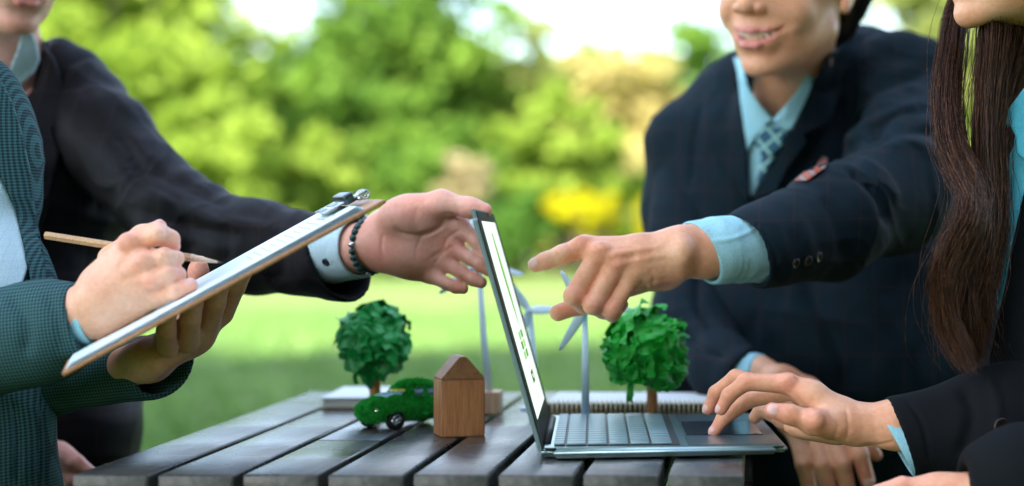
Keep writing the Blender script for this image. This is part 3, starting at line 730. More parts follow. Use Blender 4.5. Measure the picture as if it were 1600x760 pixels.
for sy in (-1, 1):
    bmx = bmesh.new(); bmesh.ops.create_uvsphere(bmx, u_segments=16, v_segments=10, radius=1); bmx.transform(Matrix.Translation((.0475, sy * .0125, .0205)) @ Matrix.Rotation(R(-15), 4, 'Y') @ Matrix.Rotation(sy * R(28), 4, 'Z') @ Matrix.Diagonal((.0016, .0036, .0024, 1)))
    link('headlight', bm_mesh(bmx, True), car, None, CHR)
# ================================================================ PEOPLE: tools
def skin(name, c0, c1, c2, red=(0.86, 0.33, 0.25)):
    m = NT(name); v = m.coord(); a = m.noise(v, 22, 4, .6); b = m.noise(v, 260, 3, .6); d = m.noise(v, 1500, 2, .5)
    at_ = m.n('Attribute', attribute_name='flush'); c = m.ramp(a, [(.30, c0), (.5, c1), (.72, c2)]); c = m.mix(m.math('MULTIPLY', at_.outputs['Fac'], .55), c, red); c = m.mix(.35, c, m.ramp(b, [(.3, (.72, .60, .55)), (.7, (1.08, 1.02, 1.0))]), 'MULTIPLY')
    m.l(c, m.b.inputs['Base Color']); m.set(Roughness=.40, IOR=1.42)
    m.b.inputs['Subsurface Weight'].default_value = .18; m.b.inputs['Subsurface Radius'].default_value = (1.0, .32, .16); m.b.inputs['Subsurface Scale'].default_value = .006
    m.bump(m.math('ADD', b, m.math('MULTIPLY', d, .6)), .35, .0005); return m.m
SK_M = skin('skin_warm', (0.68, 0.31, 0.175), (0.78, 0.41, 0.25), (0.84, 0.51, 0.34))
SK_R = skin('skin_rosy', (0.74, 0.35, 0.26), (0.84, 0.47, 0.37), (0.90, 0.58, 0.47))
SK_W = skin('skin_light', (0.78, 0.39, 0.255), (0.86, 0.48, 0.33), (0.90, 0.57, 0.42))
NAIL = simple('nail', (0.78, 0.46, 0.41), .28, nscale=300, var=.05)
def cloth(name, c0, c1, check=None, line=None, rough=.85, sheen=.0, weave=900):
    """woven cloth: fine weave, optional window-pane lines (spacing in m, colour) or two-tone small check (period)"""
    m = NT(name); tcn = m.n('TexCoord'); sp = m.n('SeparateXYZ'); m.l(tcn.outputs['Object'], sp.inputs[0]); v = m.coord()
    a = m.noise(v, 7, 3); f = m.noise(v, weave, 2, .6)
    c = m.mix(.55, m.ramp(a, [(.3, c0), (.7, c1)]), m.ramp(f, [(.35, (.55,) * 3), (.65, (1.25,) * 3)]), 'MULTIPLY')
    def band(sock, per, duty, soft=None):
        fr = m.math('FRACT', m.math('DIVIDE', sock, per)); return m.math('LESS_THAN', fr, duty)
    if line:
        per, col = line; wob = m.math('MULTIPLY', m.noise(v, 5, 2), .02)
        x = m.math('ADD', sp.outputs[0], wob); z = m.math('ADD', sp.outputs[2], wob)
        c = m.mix(m.math('MULTIPLY', m.math('MAXIMUM', band(x, per, .06), band(z, per * 1.15, .05)), .55), c, col)
    if check:
        per, col = check; wob = m.math('MULTIPLY', m.noise(v, 12, 2), per * .35)
        x = m.math('ADD', m.math('ADD', sp.outputs[0], m.math('MULTIPLY', sp.outputs[2], .12)), wob); z = m.math('ADD', m.math('SUBTRACT', sp.outputs[2], m.math('MULTIPLY', sp.outputs[0], .12)), wob)
        fac = m.math('MULTIPLY', m.math('ADD', band(x, per, .5), band(z, per, .5)), .5)
        c = m.mix(fac, c, col)
    m.l(c, m.b.inputs['Base Color']); m.set(Roughness=rough); m.b.inputs['Specular IOR Level'].default_value = .14; m.b.inputs['Sheen Weight'].default_value = sheen; m.b.inputs['Sheen Roughness'].default_value = .4
    m.bump(f, .5, .0006); return m.m
NAVY = cloth('navy_wool', (0.0028, 0.0105, 0.0165), (0.0065, 0.019, 0.029), line=(.034, (0.026, 0.017, 0.020)))
CHARC = cloth('charcoal_wool', (0.0030, 0.0034, 0.0050), (0.0085, 0.0070, 0.0095), line=(.045, (0.018, 0.011, 0.014)), rough=.6)
BLACKW = cloth('black_wool', (0.003, 0.0045, 0.006), (0.006, 0.008, 0.010))
CHECK = cloth('checked_wool', (0.010, 0.024, 0.028), (0.018, 0.036, 0.042), check=(.0029, (0.055, 0.150, 0.165)))
SHIRT = cloth('pale_blue_cotton', (0.27, 0.58, 0.70), (0.38, 0.70, 0.80), rough=.8, weave=1400)
SHIRT2 = cloth('white_blue_cotton', (0.46, 0.66, 0.76), (0.58, 0.78, 0.86), line=(.006, (0.34, 0.56, 0.70)), rough=.8, weave=1400)
SHIRTD = cloth('cyan_cotton', (0.07, 0.44, 0.60), (0.12, 0.55, 0.70), rough=.8, weave=1400)
HORN = simple('horn_button', (0.020, 0.014, 0.012), .35); DARKHAIR = simple('black_hair', (0.010, 0.007, 0.006), .4, nscale=200, var=.5)
LIP = simple('lip', (0.68, 0.25, 0.21), .35, nscale=200, var=.1); TOOTH = simple('tooth', (0.88, 0.85, 0.74), .25); MOUTH = simple('mouth_inside', (0.10, 0.02, 0.02), .5)
EYEW = simple('eye_white', (0.75, 0.72, 0.70), .2); IRIS = simple('iris', (0.03, 0.015, 0.01), .2)

def J(px, py, Y, r): return (P(px, py, Y), r / F * Y)
def limb(js, k=.004, kk=None):
    """chain of tapered segments through joints (px, py, Y, radius px)"""
    q = [J(*j) for j in js]; return grp(kk if kk is not None else k, [cone(q[i][0], q[i + 1][0], q[i][1], q[i + 1][1], k) for i in range(len(q) - 1)])
def pe(px, py, Y, rx, ry, rz, k=.008):
    s = Y / F; return ell(P(px, py, Y), (rx * s, rz * s, ry * s), k)      # rx, ry in the picture plane, rz in depth, all px
def to_px(V): return CX + V[:, 0] / V[:, 1] * F, CY - (V[:, 2] - CAMZ) / V[:, 1] * F
def groove(V, Q, lines, ymax=9e9):
    """lines: (polyline px, width px, depth m) - creases (depth>0) or ridges (<0) pressed along the surface facing the viewer"""
    for poly, wpx, dep in lines:
        N = vnormals(V, Q); X, Yp = to_px(V); m = (N[:, 1] < .15) & (V[:, 1] < ymax); best = np.full(len(V), 1e9); tt = np.zeros(len(V)); L = 0
        pl = spline(poly, 5); tot = sum(np.hypot(*(pl[i + 1] - pl[i])) for i in range(len(pl) - 1))
        for i in range(len(pl) - 1):
            a, b = pl[i], pl[i + 1]; d = b - a; l2 = d @ d + 1e-9; t = np.clip(((X - a[0]) * d[0] + (Yp - a[1]) * d[1]) / l2, 0, 1)
            ds = np.hypot(X - a[0] - t * d[0], Yp - a[1] - t * d[1]); u = ds < best; best = np.where(u, ds, best); tt = np.where(u, (L + t * math.sqrt(l2)) / tot, tt); L += math.sqrt(l2)
        wgt = np.exp(-(best / wpx) ** 2) * m * np.clip(np.sin(np.pi * np.clip(tt, .02, .98)) * 2, 0, 1)
        V = V - N * (wgt * dep)[:, None]
    return V
class Person:
    def __init__(s, label, at, cat='person'):
        s.root = empty('person', at, label=label, cat=cat); s.at = Vector(at); s.bV = []; s.bQ = []; s.off = 0; s.flush = []
    def add(s, V, Q):
        s.bV.append(np.asarray(V, np.float32)); s.bQ.append(Q + s.off); s.off += len(V); return V, Q
    def body(s, mat):
        W = np.concatenate(s.bV); s.b = link('body', mesh(W - np.array(s.at, np.float32), np.concatenate(s.bQ)), s.root, None, mat)
        fl = np.zeros(len(W), np.float32)
        for (px, py, Y, r) in s.flush: q = np.array(P(px, py, Y)); fl = np.maximum(fl, np.exp(-((W - q) ** 2).sum(1) / (r / F * Y) ** 2))
        a = s.b.data.attributes.new('flush', 'FLOAT', 'POINT'); a.data.foreach_set('value', fl); return s.b
    def part(s, name, V, Q, mat, parent=None, smooth=True, **k):
        off = np.array(s.at, np.float32); o = link(name, mesh(np.asarray(V, np.float32) - off, Q, smooth), parent or s.root, None, mat, **k); return o
    def sdf(s, name, prims, h, mat, parent=None, smooth=1, fold=(), lines=(), **k):
        V, Q = surf(prims, h, smooth=smooth); mk = None
        for q in prims:
            if q[0] == 'h': mk = np.clip(-((V - q[1]) @ q[2]) / .022 - .15, 0, 1)
        for fo in fold: V = folds(V, Q, **(fo if mk is None else dict(fo, mask=mk)))
        if lines: V = groove(V, Q, lines)
        return s.part(name, V, Q, mat, parent, **k)
    def drape(s, name, poly, objs, mat, parent=None, **k):
        bv = [o if isinstance(o, BVHTree) else bvh_w(o, s.at) for o in objs]; o = drape(name, poly, bv, mat, None, **k); me = o.data
        me.transform(Matrix.Translation(-s.at)); o.parent = parent or s.root; return o
def tree_of(V, Q): return BVHTree.FromPolygons([Vector(map(float, v)) for v in V], [tuple(map(int, q)) for q in Q])
_bv = {}
def bvh_w(o, at):
    if o.name not in _bv:
        me = o.data; _bv[o.name] = BVHTree.FromPolygons([v.co + at for v in me.vertices], [tuple(p.vertices) for p in me.polygons])
    return _bv[o.name]
def nail(p, a, b, dorsal, r=None, ln=1.0, wd=1.0):
    """a: last joint, b: tip centre as (px, py, Y, r px)"""
    A, ra = J(*a); B_, rb = J(*b); d = (B_ - A).normalized(); up = (Vector(dorsal) - d * Vector(dorsal).dot(d)).normalized(); sd = d.cross(up)
    c = B_ + up * rb * .62 - d * rb * .15; bmx = bmesh.new(); bmesh.ops.create_uvsphere(bmx, u_segments=16, v_segments=10, radius=1)
    M = Matrix((d * rb * .95 * ln, sd * rb * .74 * wd, up * rb * .46)).transposed().to_4x4(); M.translation = c - p.at; bmx.transform(M)
    return link('fingernail', bm_mesh(bmx, True), p.b, None, NAIL)
def button(p, px, py, Y, r, parent, mat=HORN, nrm=(0, -1, 0)):
    h = bvh_w(parent, p.at).ray_cast(Vector((0, 0, CAMZ)), (P(px, py, Y) - Vector((0, 0, CAMZ))).normalized())
    if h[0] is not None: Y = h[0].y - .0006; nrm = h[1] if h[1].y < 0 else -h[1]
    v, f = lathe([(0, .0004), (.30, .0004), (.62, .0006), (.72, .0012), (.95, .0012), (1.0, .0006), (1.0, -.0012), (0, -.0012)], 20)
    rr = r / F * Y; M = Matrix.Translation(P(px, py, Y) - p.at) @ Vector(nrm).to_track_quat('Z', 'Y').to_matrix().to_4x4()
    return link('button', mesh([M @ Vector((a[0] * rr, a[1] * rr, a[2])) for a in v], f), parent, None, mat)
def shell_sleeve(js, inner, cut_p, cut_n, k=.010, deep=.07, th=.0055):
    """sleeve with an open end: outer limb, cut, hollowed near the end"""
    q = [J(*j) for j in js]; e = q[-1][0]; d = (q[-1][0] - q[-2][0]).normalized(); r = q[-1][1]
    return [limb(js, k, .012), half(cut_p, cut_n, .0025), neg(cone(e - d * deep, e + d * .06, r - th, r - th), .0015)]
# ---------------------------------------------------------------- head in its own frame: origin under the chin, face towards -Y, Z up
def head_parts(smile=True, wide=1.0):
    g = [ell((0, .035, .150), (.075, .094, .085), .02), ell((0, -.008, .090), (.058, .070, .078), .02),
         ell((0, -.010, .040), (.046, .056, .036), .02), cone((-.043, .020, .052), (-.013, -.052, .016), .015, .012, .014), cone((.043, .020, .052), (.013, -.052, .016), .015, .012, .014),
         ell((0, -.061, .015), (.017, .014, .014), .010), ell((-.036, -.042, .078), (.023, .022, .024), .014), ell((.036, -.042, .078), (.023, .022, .024), .014),
         cone((0, -.072, .118), (0, -.091, .086), .0065, .0095, .008), ell((-.0125, -.083, .0815), (.0080, .0095, .0070), .004), ell((.0125, -.083, .0815), (.0080, .0095, .0070), .004), ell((0, -.0925, .084), (.0095, .0090, .0085), .005),
         cone((-.040, -.064, .128), (-.010, -.074, .126), .009, .009, .010), cone((.040, -.064, .128), (.010, -.074, .126), .009, .009, .010),
         neg(ell((-.031, -.083, .113), (.017, .012, .010), .008), .008), neg(ell((.031, -.083, .113), (.017, .012, .010), .008), .008),
         neg(ell((-.0075, -.089, .0765), (.0042, .0055, .0030), .002), .002), neg(ell((.0075, -.089, .0765), (.0042, .0055, .0030), .002), .002),
         ell((0, -.066, .048), (.027, .015, .020), .012),
         ell((-.077, .018, .105), (.009, .017, .031), .006), ell((.077, .018, .105), (.009, .017, .031), .006), ell((-.080, .006, .080), (.006, .008, .010), .004), ell((.080, .006, .080), (.006, .008, .010), .004),
         neg(ell((-.088, .016, .108), (.007, .009, .018), .003), .003), neg(ell((.088, .016, .108), (.007, .009, .018), .003), .003)]
    if smile:
        g.append(neg(limb3([(-.0300, -.0590, .0572, .0022), (-.016, -.0755, .0495, .0062), (0, -.0815, .0465, .0074), (.016, -.0755, .0495, .0062), (.0300, -.0590, .0572, .0022)]), .002))
        g += [neg(cone((sx * .0225, -.0790, .088), (sx * .0400, -.0620, .0620), .0008), .013) for sx in (-1, 1)]
    for sx in (-1, 1): g += [ell((sx * .031, -.066, .1125), (.0142, .0122, .0122), .008), neg(limb3([(sx * .0200, -.0790, .1112, .0016), (sx * .031, -.0805, .1128, .0050), (sx * .0425, -.0740, .1122, .0018)]), .001)]
    g.append(neg(cone((-.012, -.0785, .0275), (.012, -.0785, .0275), .0030), .010))
    g.append(neg(cone((0, -.0905, .071), (0, -.0880, .062), .0020), .005))
    return g
def limb3(js, k=.005): return grp(k, [cone(js[i][:3], js[i + 1][:3], js[i][3], js[i + 1][3], k) for i in range(len(js) - 1)])
def add_head(p, chin, yaw, pitch, roll, neck_to, neck_r, hair=None, smile=True, scale=1.0, h=.0022, nk=.030):
    """neck_to: world point of the neck root"""
    M = Matrix.Translation(chin) @ Euler((R(pitch), R(roll), R(yaw)), 'XYZ').to_matrix().to_4x4() @ Matrix.Scale(scale, 4); Mi = M.inverted()
    nl = Mi @ Vector(neck_to); prims = head_parts(smile) + [cone((0, .045, .055), nl, .048, neck_r / scale, nk)]
    V, Q = surf(prims, h); V = np.array([M @ Vector(v) for v in V], np.float32); p.add(V, Q)
    return M
def face_bits(p, M, smile=True):
    def sub(name, prims, h, mat, parent):
        V, Q = surf(prims, h, pad=.002); V = np.array([M @ Vector(v) for v in V], np.float32); return p.part(name, V, Q, mat, parent)
    b = p.b
    if smile:
        sub('upper_lip', [limb3([(-.0325, -.0555, .0600, .0010), (-.018, -.0750, .0566, .0022), (-.005, -.0822, .0563, .0028), (0, -.0824, .0555, .0026), (.005, -.0822, .0563, .0028), (.018, -.0750, .0566, .0022), (.0325, -.0555, .0600, .0010)])], .0010, LIP, b)
        sub('lower_lip', [limb3([(-.0320, -.0550, .0590, .0010), (-.020, -.0715, .0450, .0028), (-.007, -.0788, .0390, .0040), (.007, -.0788, .0390, .0040), (.020, -.0715, .0450, .0028), (.0320, -.0550, .0590, .0010)])], .0010, LIP, b)
        for i in range(8):
            x = (i - 3.5) * .0060; y = -.0735 + 20.0 * x * x; r = .0038 - 1.2 * x * x
            sub('tooth', [ell((x, y, .0512 + 1.5 * x * x), (r, .0022, .0058 - 4 * x * x), .001)], .0010, TOOTH, b)
        sub('mouth_cavity', [ell((0, -.062, .048), (.024, .010, .009), .002)], .0016, MOUTH, b)
    else:
        sub('lips', [limb3([(-.024, -.070, .0510, .0015), (-.010, -.0815, .0525, .0032), (0, -.0835, .0515, .0032), (.010, -.0815, .0525, .0032), (.024, -.070, .0510, .0015)]), limb3([(-.022, -.070, .0500, .0015), (0, -.0825, .0445, .0045), (.022, -.070, .0500, .0015)])], .0011, LIP, b)
    for sx in (-1, 1):
        e = sub('eye', [ell((sx * .031, -.0655, .1125), (.0120, .0112, .0112), .001)], .0013, EYEW, b); sub('iris', [ell((sx * .0305, -.0725, .1125), (.0050, .0050, .0052), .001)], .0010, IRIS, b)
        sub('brow', [cone((sx * .014, -.0815, .1285), (sx * .044, -.068, .1310), .0022, .0012, .002)], .001, DARKHAIR, b)
def short_hair(p, M, extra=()):
    pr = [ell((0, .042, .158), (.083, .101, .090), .01), neg(ell((0, -.055, .085), (.075, .085, .085), .01), .01), half((0, .05, .060), (0, -.45, -1), .01),
          cone((-.066, .085, .10), (-.040, .100, .048), .020, .010, .012), cone((.066, .085, .10), (.040, .100, .048), .020, .010, .012), cone((-.02, .1, .08), (.02, .1, .045), .026, .020, .014)] + list(extra)
    V, Q = surf(pr, .0028); V = folds(V, Q, .002, (0, 1, .3), .006, 5); V = np.array([M @ Vector(v) for v in V], np.float32); return p.part('hair', V, Q, DARKHAIR)
# ================================================================ RIGHT MAN (smiling, pointing)
HV = .00135
def hand_pointing():
    Y = 1.70
    pr = [limb([(1150, 393, 1.752, 40), (1095, 392, 1.730, 41), (1062, 396, 1.715, 36)], .01),
      limb([(1062, 378, 1.712, 24), (1000, 385, 1.705, 15), (912, 385, 1.700, 15.5)], .012), limb([(1056, 392, 1.706, 26), (990, 396, 1.696, 17), (936, 396, 1.692, 17)], .012),
      limb([(1056, 404, 1.706, 26), (1000, 410, 1.696, 18), (962, 412, 1.692, 16.5)], .012), limb([(1052, 416, 1.712, 24), (1010, 428, 1.704, 19), (987, 430, 1.698, 16)], .012),
      pe(1030, 436, 1.725, 34, 20, 18, .012), pe(985, 412, 1.722, 52, 34, 18, .015)]
    fi = [limb([(914, 386, 1.700, 17.5), (879, 398, 1.693, 15.2), (852, 408, 1.690, 13.4), (836, 414, 1.690, 11.6)], .003),
      limb([(934, 400, 1.692, 17), (896, 463, 1.676, 15.5), (912, 478, 1.702, 12.5), (930, 462, 1.716, 11)], .003),
      limb([(962, 414, 1.690, 16), (926, 477, 1.675, 15), (942, 486, 1.700, 12.5), (957, 468, 1.714, 11)], .003),
      limb([(987, 432, 1.696, 15), (955, 485, 1.682, 13.2), (957, 492, 1.703, 11.5), (972, 476, 1.714, 10)], .003)]
    pr.append(grp(.006, [f if i == 0 else ('g', f[1], .0022) for i, f in enumerate(fi)]))
    pr += [limb([(1035, 425, 1.735, 24), (960, 452, 1.738, 19), (905, 477, 1.722, 14.5), (872, 489, 1.712, 13.4)], .006)]
    pr += [pe(908, 380, 1.690, 13, 11, 9, .006), pe(938, 392, 1.681, 15, 14, 9, .008), pe(966, 406, 1.681, 13, 13, 9, .008), pe(990, 424, 1.688, 12, 12, 9, .008), pe(894, 463, 1.669, 11, 12, 9, .005), pe(924, 477, 1.668, 11, 11, 9, .005), pe(878, 398, 1.686, 10, 11, 8, .005), pe(1066, 392, 1.690, 12, 16, 10, .012)]
    V, Q = surf(pr, HV)
    V = groove(V, Q, [([(944, 400), (990, 392), (1040, 384)], 5, -.0010), ([(972, 412), (1010, 404), (1048, 396)], 5, -.0009), ([(950, 408), (975, 404), (1000, 400)], 6, .0010), ([(918, 392), (950, 388), (990, 382)], 5, -.0008),
        ([(870, 396), (876, 404), (880, 411)], 2.2, .0007), ([(876, 393), (882, 400), (886, 408)], 2.2, .0006), ([(884, 462), (894, 456), (905, 460)], 2, .0005), ([(914, 476), (924, 471), (934, 474)], 2, .0005),
        ([(1000, 440), (1010, 448), (1006, 456)], 3, .0010), ([(1015, 420), (1022, 435), (1018, 452)], 4, .0009), ([(1003, 452), (1020, 440), (1045, 436)], 3, .0006), ([(905, 385), (903, 400), (896, 416)], 4, .0008)])
    return V, Q
def hand_resting_r():     # his right hand hanging by the table edge, back towards the viewer
    pr = [limb([(1156, 588, 2.00, 28), (1185, 588, 1.98, 29), (1225, 605, 1.955, 29)], .01),
      limb([(1222, 595, 1.95, 24), (1262, 612, 1.935, 20), (1318, 664, 1.915, 17)], .012), limb([(1225, 610, 1.945, 24), (1262, 640, 1.93, 22), (1296, 676, 1.915, 17)], .012),
      limb([(1215, 615, 1.95, 24), (1245, 650, 1.93, 20), (1272, 684, 1.918, 16)], .012), limb([(1210, 618, 1.96, 22), (1232, 655, 1.945, 18), (1248, 688, 1.925, 15)], .012),
      grp(.0025, [limb([(1248, 686, 1.925, 15), (1256, 725, 1.91, 13.5), (1266, 768, 1.915, 12)], .003), limb([(1274, 684, 1.918, 16), (1286, 728, 1.90, 14.5), (1297, 778, 1.905, 13)], .003),
        limb([(1298, 678, 1.915, 16), (1316, 726, 1.895, 14.5), (1326, 772, 1.90, 13)], .003), limb([(1320, 664, 1.915, 16), (1343, 710, 1.90, 14), (1356, 752, 1.905, 12)], .003)]),
      limb([(1290, 640, 1.95, 24), (1330, 676, 1.945, 16), (1358, 700, 1.94, 12), (1370, 712, 1.94, 9)], .008)]
    return surf(pr, .0017)
man = Person('smiling man in navy suit and teal patterned tie pointing at the laptop screen', (0.12, 2.30, 0))
man.flush = [(836, 417, 1.690, 26), (872, 488, 1.70, 34), (895, 463, 1.67, 20), (925, 477, 1.67, 20), (953, 485, 1.68, 18), (905, 380, 1.69, 18), (936, 396, 1.68, 16), (964, 410, 1.68, 16), (1040, 440, 1.71, 26), (1300, 770, 1.9, 30), (1350, 740, 1.9, 26), (1260, 768, 1.9, 24)]
man.add(*hand_pointing()); man.add(*hand_resting_r())
MM = add_head(man, P(1222, 116, 2.12), -27, 9, 3.5, P(1222, 240, 2.31), .042, scale=1.0)
tor = [limb([(1400, 190, 2.27, 50), (1420, 290, 2.07, 50), (1300, 352, 1.90, 46), (1140, 393, 1.748, 36)], .01), limb([(1100, 230, 2.30, 44), (1086, 510, 2.16, 42), (1130, 574, 2.05, 30), (1170, 588, 1.99, 26)], .01), cone(P(1100, 240, 2.31), P(1390, 200, 2.31), .045, .05, .03), cone(P(1236, 300, 2.34), P(1240, 640, 2.28), .060, .08, .05), cone(P(1250, 640, 2.26), (0.10, 2.30, .50), .09, .10, .03)]
V, Q = surf(tor, .008); man.add(V, Q); man.body(SK_M)
face_bits(man, MM); short_hair(man, MM)
ND = (-.15, -.75, .65)
nail(man, (852, 408, 1.690, 13.4), (836, 414, 1.690, 11.6), (-.05, -.92, .45), ln=1.1); nail(man, (905, 477, 1.722, 13.5), (873, 489, 1.712, 12), (-.5, .5, -.6))
nail(man, (1286, 728, 1.90, 14.5), (1297, 778, 1.905, 13), (0, -1, 0)); nail(man, (1343, 710, 1.90, 14), (1356, 752, 1.905, 12), (0, -1, 0))
# jacket body
jk = [cone(P(1180, 330, 2.33), P(1330, 330, 2.36), .145, .150, .06), cone(P(1150, 210, 2.32), P(1385, 160, 2.36), .070, .085, .07), cone(P(1185, 520, 2.26), P(1370, 520, 2.26), .135, .150, .06),
      cone(P(1190, 160, 2.33), P(1305, 135, 2.34), .070, .078, .05), pe(1440, 560, 2.18, 115, 100, 90, .06), cone(P(1230, 560, 2.27), P(1230, 860, 2.33), .135, .150, .05), cone(P(1390, 560, 2.27), P(1350, 860, 2.33), .135, .150, .05), pe(1060, 215, 2.30, 44, 40, 60, .04), neg(cone(P(1222, 130, 2.24), P(1235, -60, 2.30), .045, .066), .02)]
man_j = man.sdf('jacket', jk, .0048, NAVY, None, 2, [dict(amp=.004, across=(.5, 0, 1), wl=.06, stretch=3, seed=2.0), dict(amp=.0018, across=(1, 0, -.6), wl=.03, stretch=4, seed=5.0)],
    [([(1310, 150), (1330, 200), (1322, 250), (1300, 290)], 16, .012), ([(1100, 150), (1085, 220), (1078, 300)], 5, .004), ([(1250, 430), (1300, 520), (1330, 620)], 16, .008), ([(1200, 520), (1230, 600), (1235, 660)], 12, .006), ([(1370, 480), (1430, 560), (1450, 640)], 16, .008)])
# pointing arm sleeve, open at the cuff
nrm = (P(1120, 395, 1.735) - P(1400, 300, 2.02)).normalized()
up_ = shell_sleeve([(1415, 165, 2.26, 82), (1412, 262, 2.12, 84), (1394, 300, 2.04, 84), (1300, 348, 1.90, 77), (1165, 393, 1.760, 64)], 0, P(1163, 397, 1.765), (-.78, -.40, -.42), .03)
up_.insert(1, pe(1404, 92, 2.28, 60, 40, 60, .05))
slv = man.sdf('sleeve', up_, .0025, NAVY, man_j, 3, [dict(amp=.0035, across=(1, .6, -.35), wl=.045, stretch=3, seed=1.0), dict(amp=.0012, across=(.4, .2, 1), wl=.022, stretch=4, seed=3.0)],
    [([(1318, 215), (1345, 165), (1390, 128), (1460, 108)], 9, .011), ([(1300, 250), (1350, 214), (1405, 172), (1478, 172)], 8, .009), ([(1330, 190), (1370, 160), (1440, 135)], 8, -.006), ([(1310, 232), (1360, 195), (1440, 160)], 8, -.006),
     ([(1318, 262), (1352, 280), (1378, 312), (1390, 360)], 8, .009), ([(1335, 250), (1375, 272), (1405, 320)], 8, -.006), ([(1350, 232), (1400, 205), (1460, 205), (1490, 230)], 8, .008), ([(1380, 235), (1430, 225), (1475, 250)], 9, -.005),
     ([(1190, 352), (1212, 400), (1214, 440)], 3, .002), ([(1240, 330), (1262, 380), (1262, 430)], 12, -.003), ([(1285, 300), (1310, 350), (1320, 410)], 12, .004)])
for i, (bx, by) in enumerate([(1243, 412), (1262, 408), (1279, 402)]): button(man, bx, by, 1.765 + .022 * i, 8.5, slv, nrm=(-.25, -.95, -.12))
# his other sleeve, behind the paper tree
s2 = shell_sleeve([(1086, 215, 2.30, 62), (1078, 380, 2.24, 60), (1082, 520, 2.16, 62), (1130, 575, 2.05, 46), (1168, 589, 1.993, 45)], 0, P(1160, 590, 2.00), (.93, -.15, -.33), .025)
man.sdf('sleeve', s2, .0028, NAVY, man_j, 2, [dict(amp=.004, across=(.2, 0, 1), wl=.055, stretch=2.5, seed=7.0)], [([(1050, 500), (1090, 540), (1140, 560)], 8, .006), ([(1100, 400), (1090, 470), (1120, 520)], 9, .006)])
def cuff(p, js, cut1, n1, parent, mat=SHIRT, th=.0036, fold=.0008, h=.0013, lines=()):
    q = [J(*j) for j in js]; d = (q[-1][0] - q[0][0]).normalized()
    pr = [limb(js, .006), half(cut1, n1, .0015), neg(grp(.004, [cone(q[i][0] - (d * .05 if i == 0 else d * 0), q[i + 1][0] + (d * .08 if i == len(q) - 2 else d * 0), q[i][1] - th, q[i + 1][1] - th, .004) for i in range(len(q) - 1)]), .0005)]
    return p.sdf('shirt_cuff', pr, h, mat, parent, 1, [dict(amp=fold, across=d, wl=.014, stretch=3, seed=4.0)], lines)
cuff(man, [(1200, 385, 1.785, 57), (1120, 392, 1.742, 51), (1060, 396, 1.72, 48)], P(1098, 396, 1.728), (-.75, -.50, -.42), man.root, lines=[([(1108, 378), (1150, 372), (1190, 352)], 4, -.0012)])
cuff(man, [(1156, 586, 2.00, 33), (1180, 590, 1.985, 36), (1230, 602, 1.95, 37)], P(1188, 590, 1.975), (.80, -.55, .1), man.root)
# shirt front, tie, collar and lapels lie on the torso and neck
ALLM = [man_j, tree_of(*surf([cone(P(1218, 120, 2.19), P(1226, 250, 2.27), .047, .055), cone(P(1236, 250, 2.27), P(1236, 400, 2.27), .09, .10, .05)], .006))]
shp = [(1152, 112), (1160, 160), (1167, 235), (1168, 306), (1180, 306), (1200, 262), (1236, 203), (1272, 118), (1255, 128), (1232, 160), (1208, 186), (1184, 160), (1166, 128)]
shirt = man.drape('shirt', shp, ALLM, SHIRT, None, off=.002, step=5)
TIE = NT('teal_diamond_tie'); v = TIE.coord((1, 1, 1), (0, R(38), 0)); bb = TIE.n('TexBrick'); bb.offset = 0.0; TIE.l(v, bb.inputs[0])
spx = TIE.n('SeparateXYZ'); TIE.l(v, spx.inputs[0])
fx = TIE.math('LESS_THAN', TIE.math('FRACT', TIE.math('DIVIDE', spx.outputs[0], .017)), .22); fz = TIE.math('LESS_THAN', TIE.math('FRACT', TIE.math('DIVIDE', spx.outputs[2], .017)), .22)
TIE.l(TIE.mix(TIE.math('MAXIMUM', fx, fz), (0.012, 0.09, 0.17), (0.24, 0.52, 0.50)), TIE.b.inputs['Base Color']); TIE.set(Roughness=.45); TIE = TIE.m
tie = man.drape('necktie', [(1187, 208), (1184, 228), (1190, 245), (1186, 268), (1178, 300), (1200, 262), (1212, 240), (1228, 212), (1225, 203), (1204, 200)], ALLM, TIE, None, off=.006, th=.004, step=4)
knot = man.drape('tie_knot', [(1184, 208), (1181, 226), (1190, 242), (1206, 244), (1222, 226), (1228, 210), (1220, 200), (1196, 199)], ALLM, TIE, tie, off=.012, th=.006, step=4)
man.drape('collar', [(1146, 90), (1152, 112), (1157, 160), (1168, 238), (1180, 214), (1200, 192), (1206, 187), (1190, 168), (1170, 140), (1164, 116), (1164, 90)], ALLM, SHIRT, shirt, off=.011, th=.004, step=5)
man.drape('collar', [(1207, 187), (1214, 192), (1228, 206), (1238, 200), (1256, 165), (1276, 116), (1286, 92), (1272, 88), (1262, 114), (1240, 150), (1222, 172)], ALLM, SHIRT, shirt, off=.011, th=.004, step=5)
man.drape('lapel', [(1146, 116), (1128, 160), (1112, 196), (1120, 212), (1112, 222), (1135, 262), (1166, 312), (1172, 308), (1168, 240), (1158, 170), (1152, 118)], ALLM, NAVY, man_j, off=.014, th=.008, step=6)
man.drape('lapel', [(1278, 108), (1262, 150), (1236, 206), (1204, 262), (1174, 306), (1178, 314), (1212, 300), (1232, 262), (1262, 222), (1256, 212), (1298, 190), (1316, 140), (1314, 80), (1300, 66)], ALLM, NAVY, man_j, off=.014, th=.008, step=6)
man.drape('jacket_collar', [(1308, 74), (1294, 88), (1276, 120), (1256, 156), (1285, 172), (1312, 130), (1336, 90), (1332, 60)], [man_j, man.b], NAVY, man_j, off=.015, th=.005, step=6)
PSQ = NT('pocket_square'); w_ = PSQ.n('TexWave', wave_type='BANDS'); w_.inputs['Scale'].default_value = 26; PSQ.l(PSQ.coord((1, 1, 1), (0, R(40), 0)), w_.inputs[0])
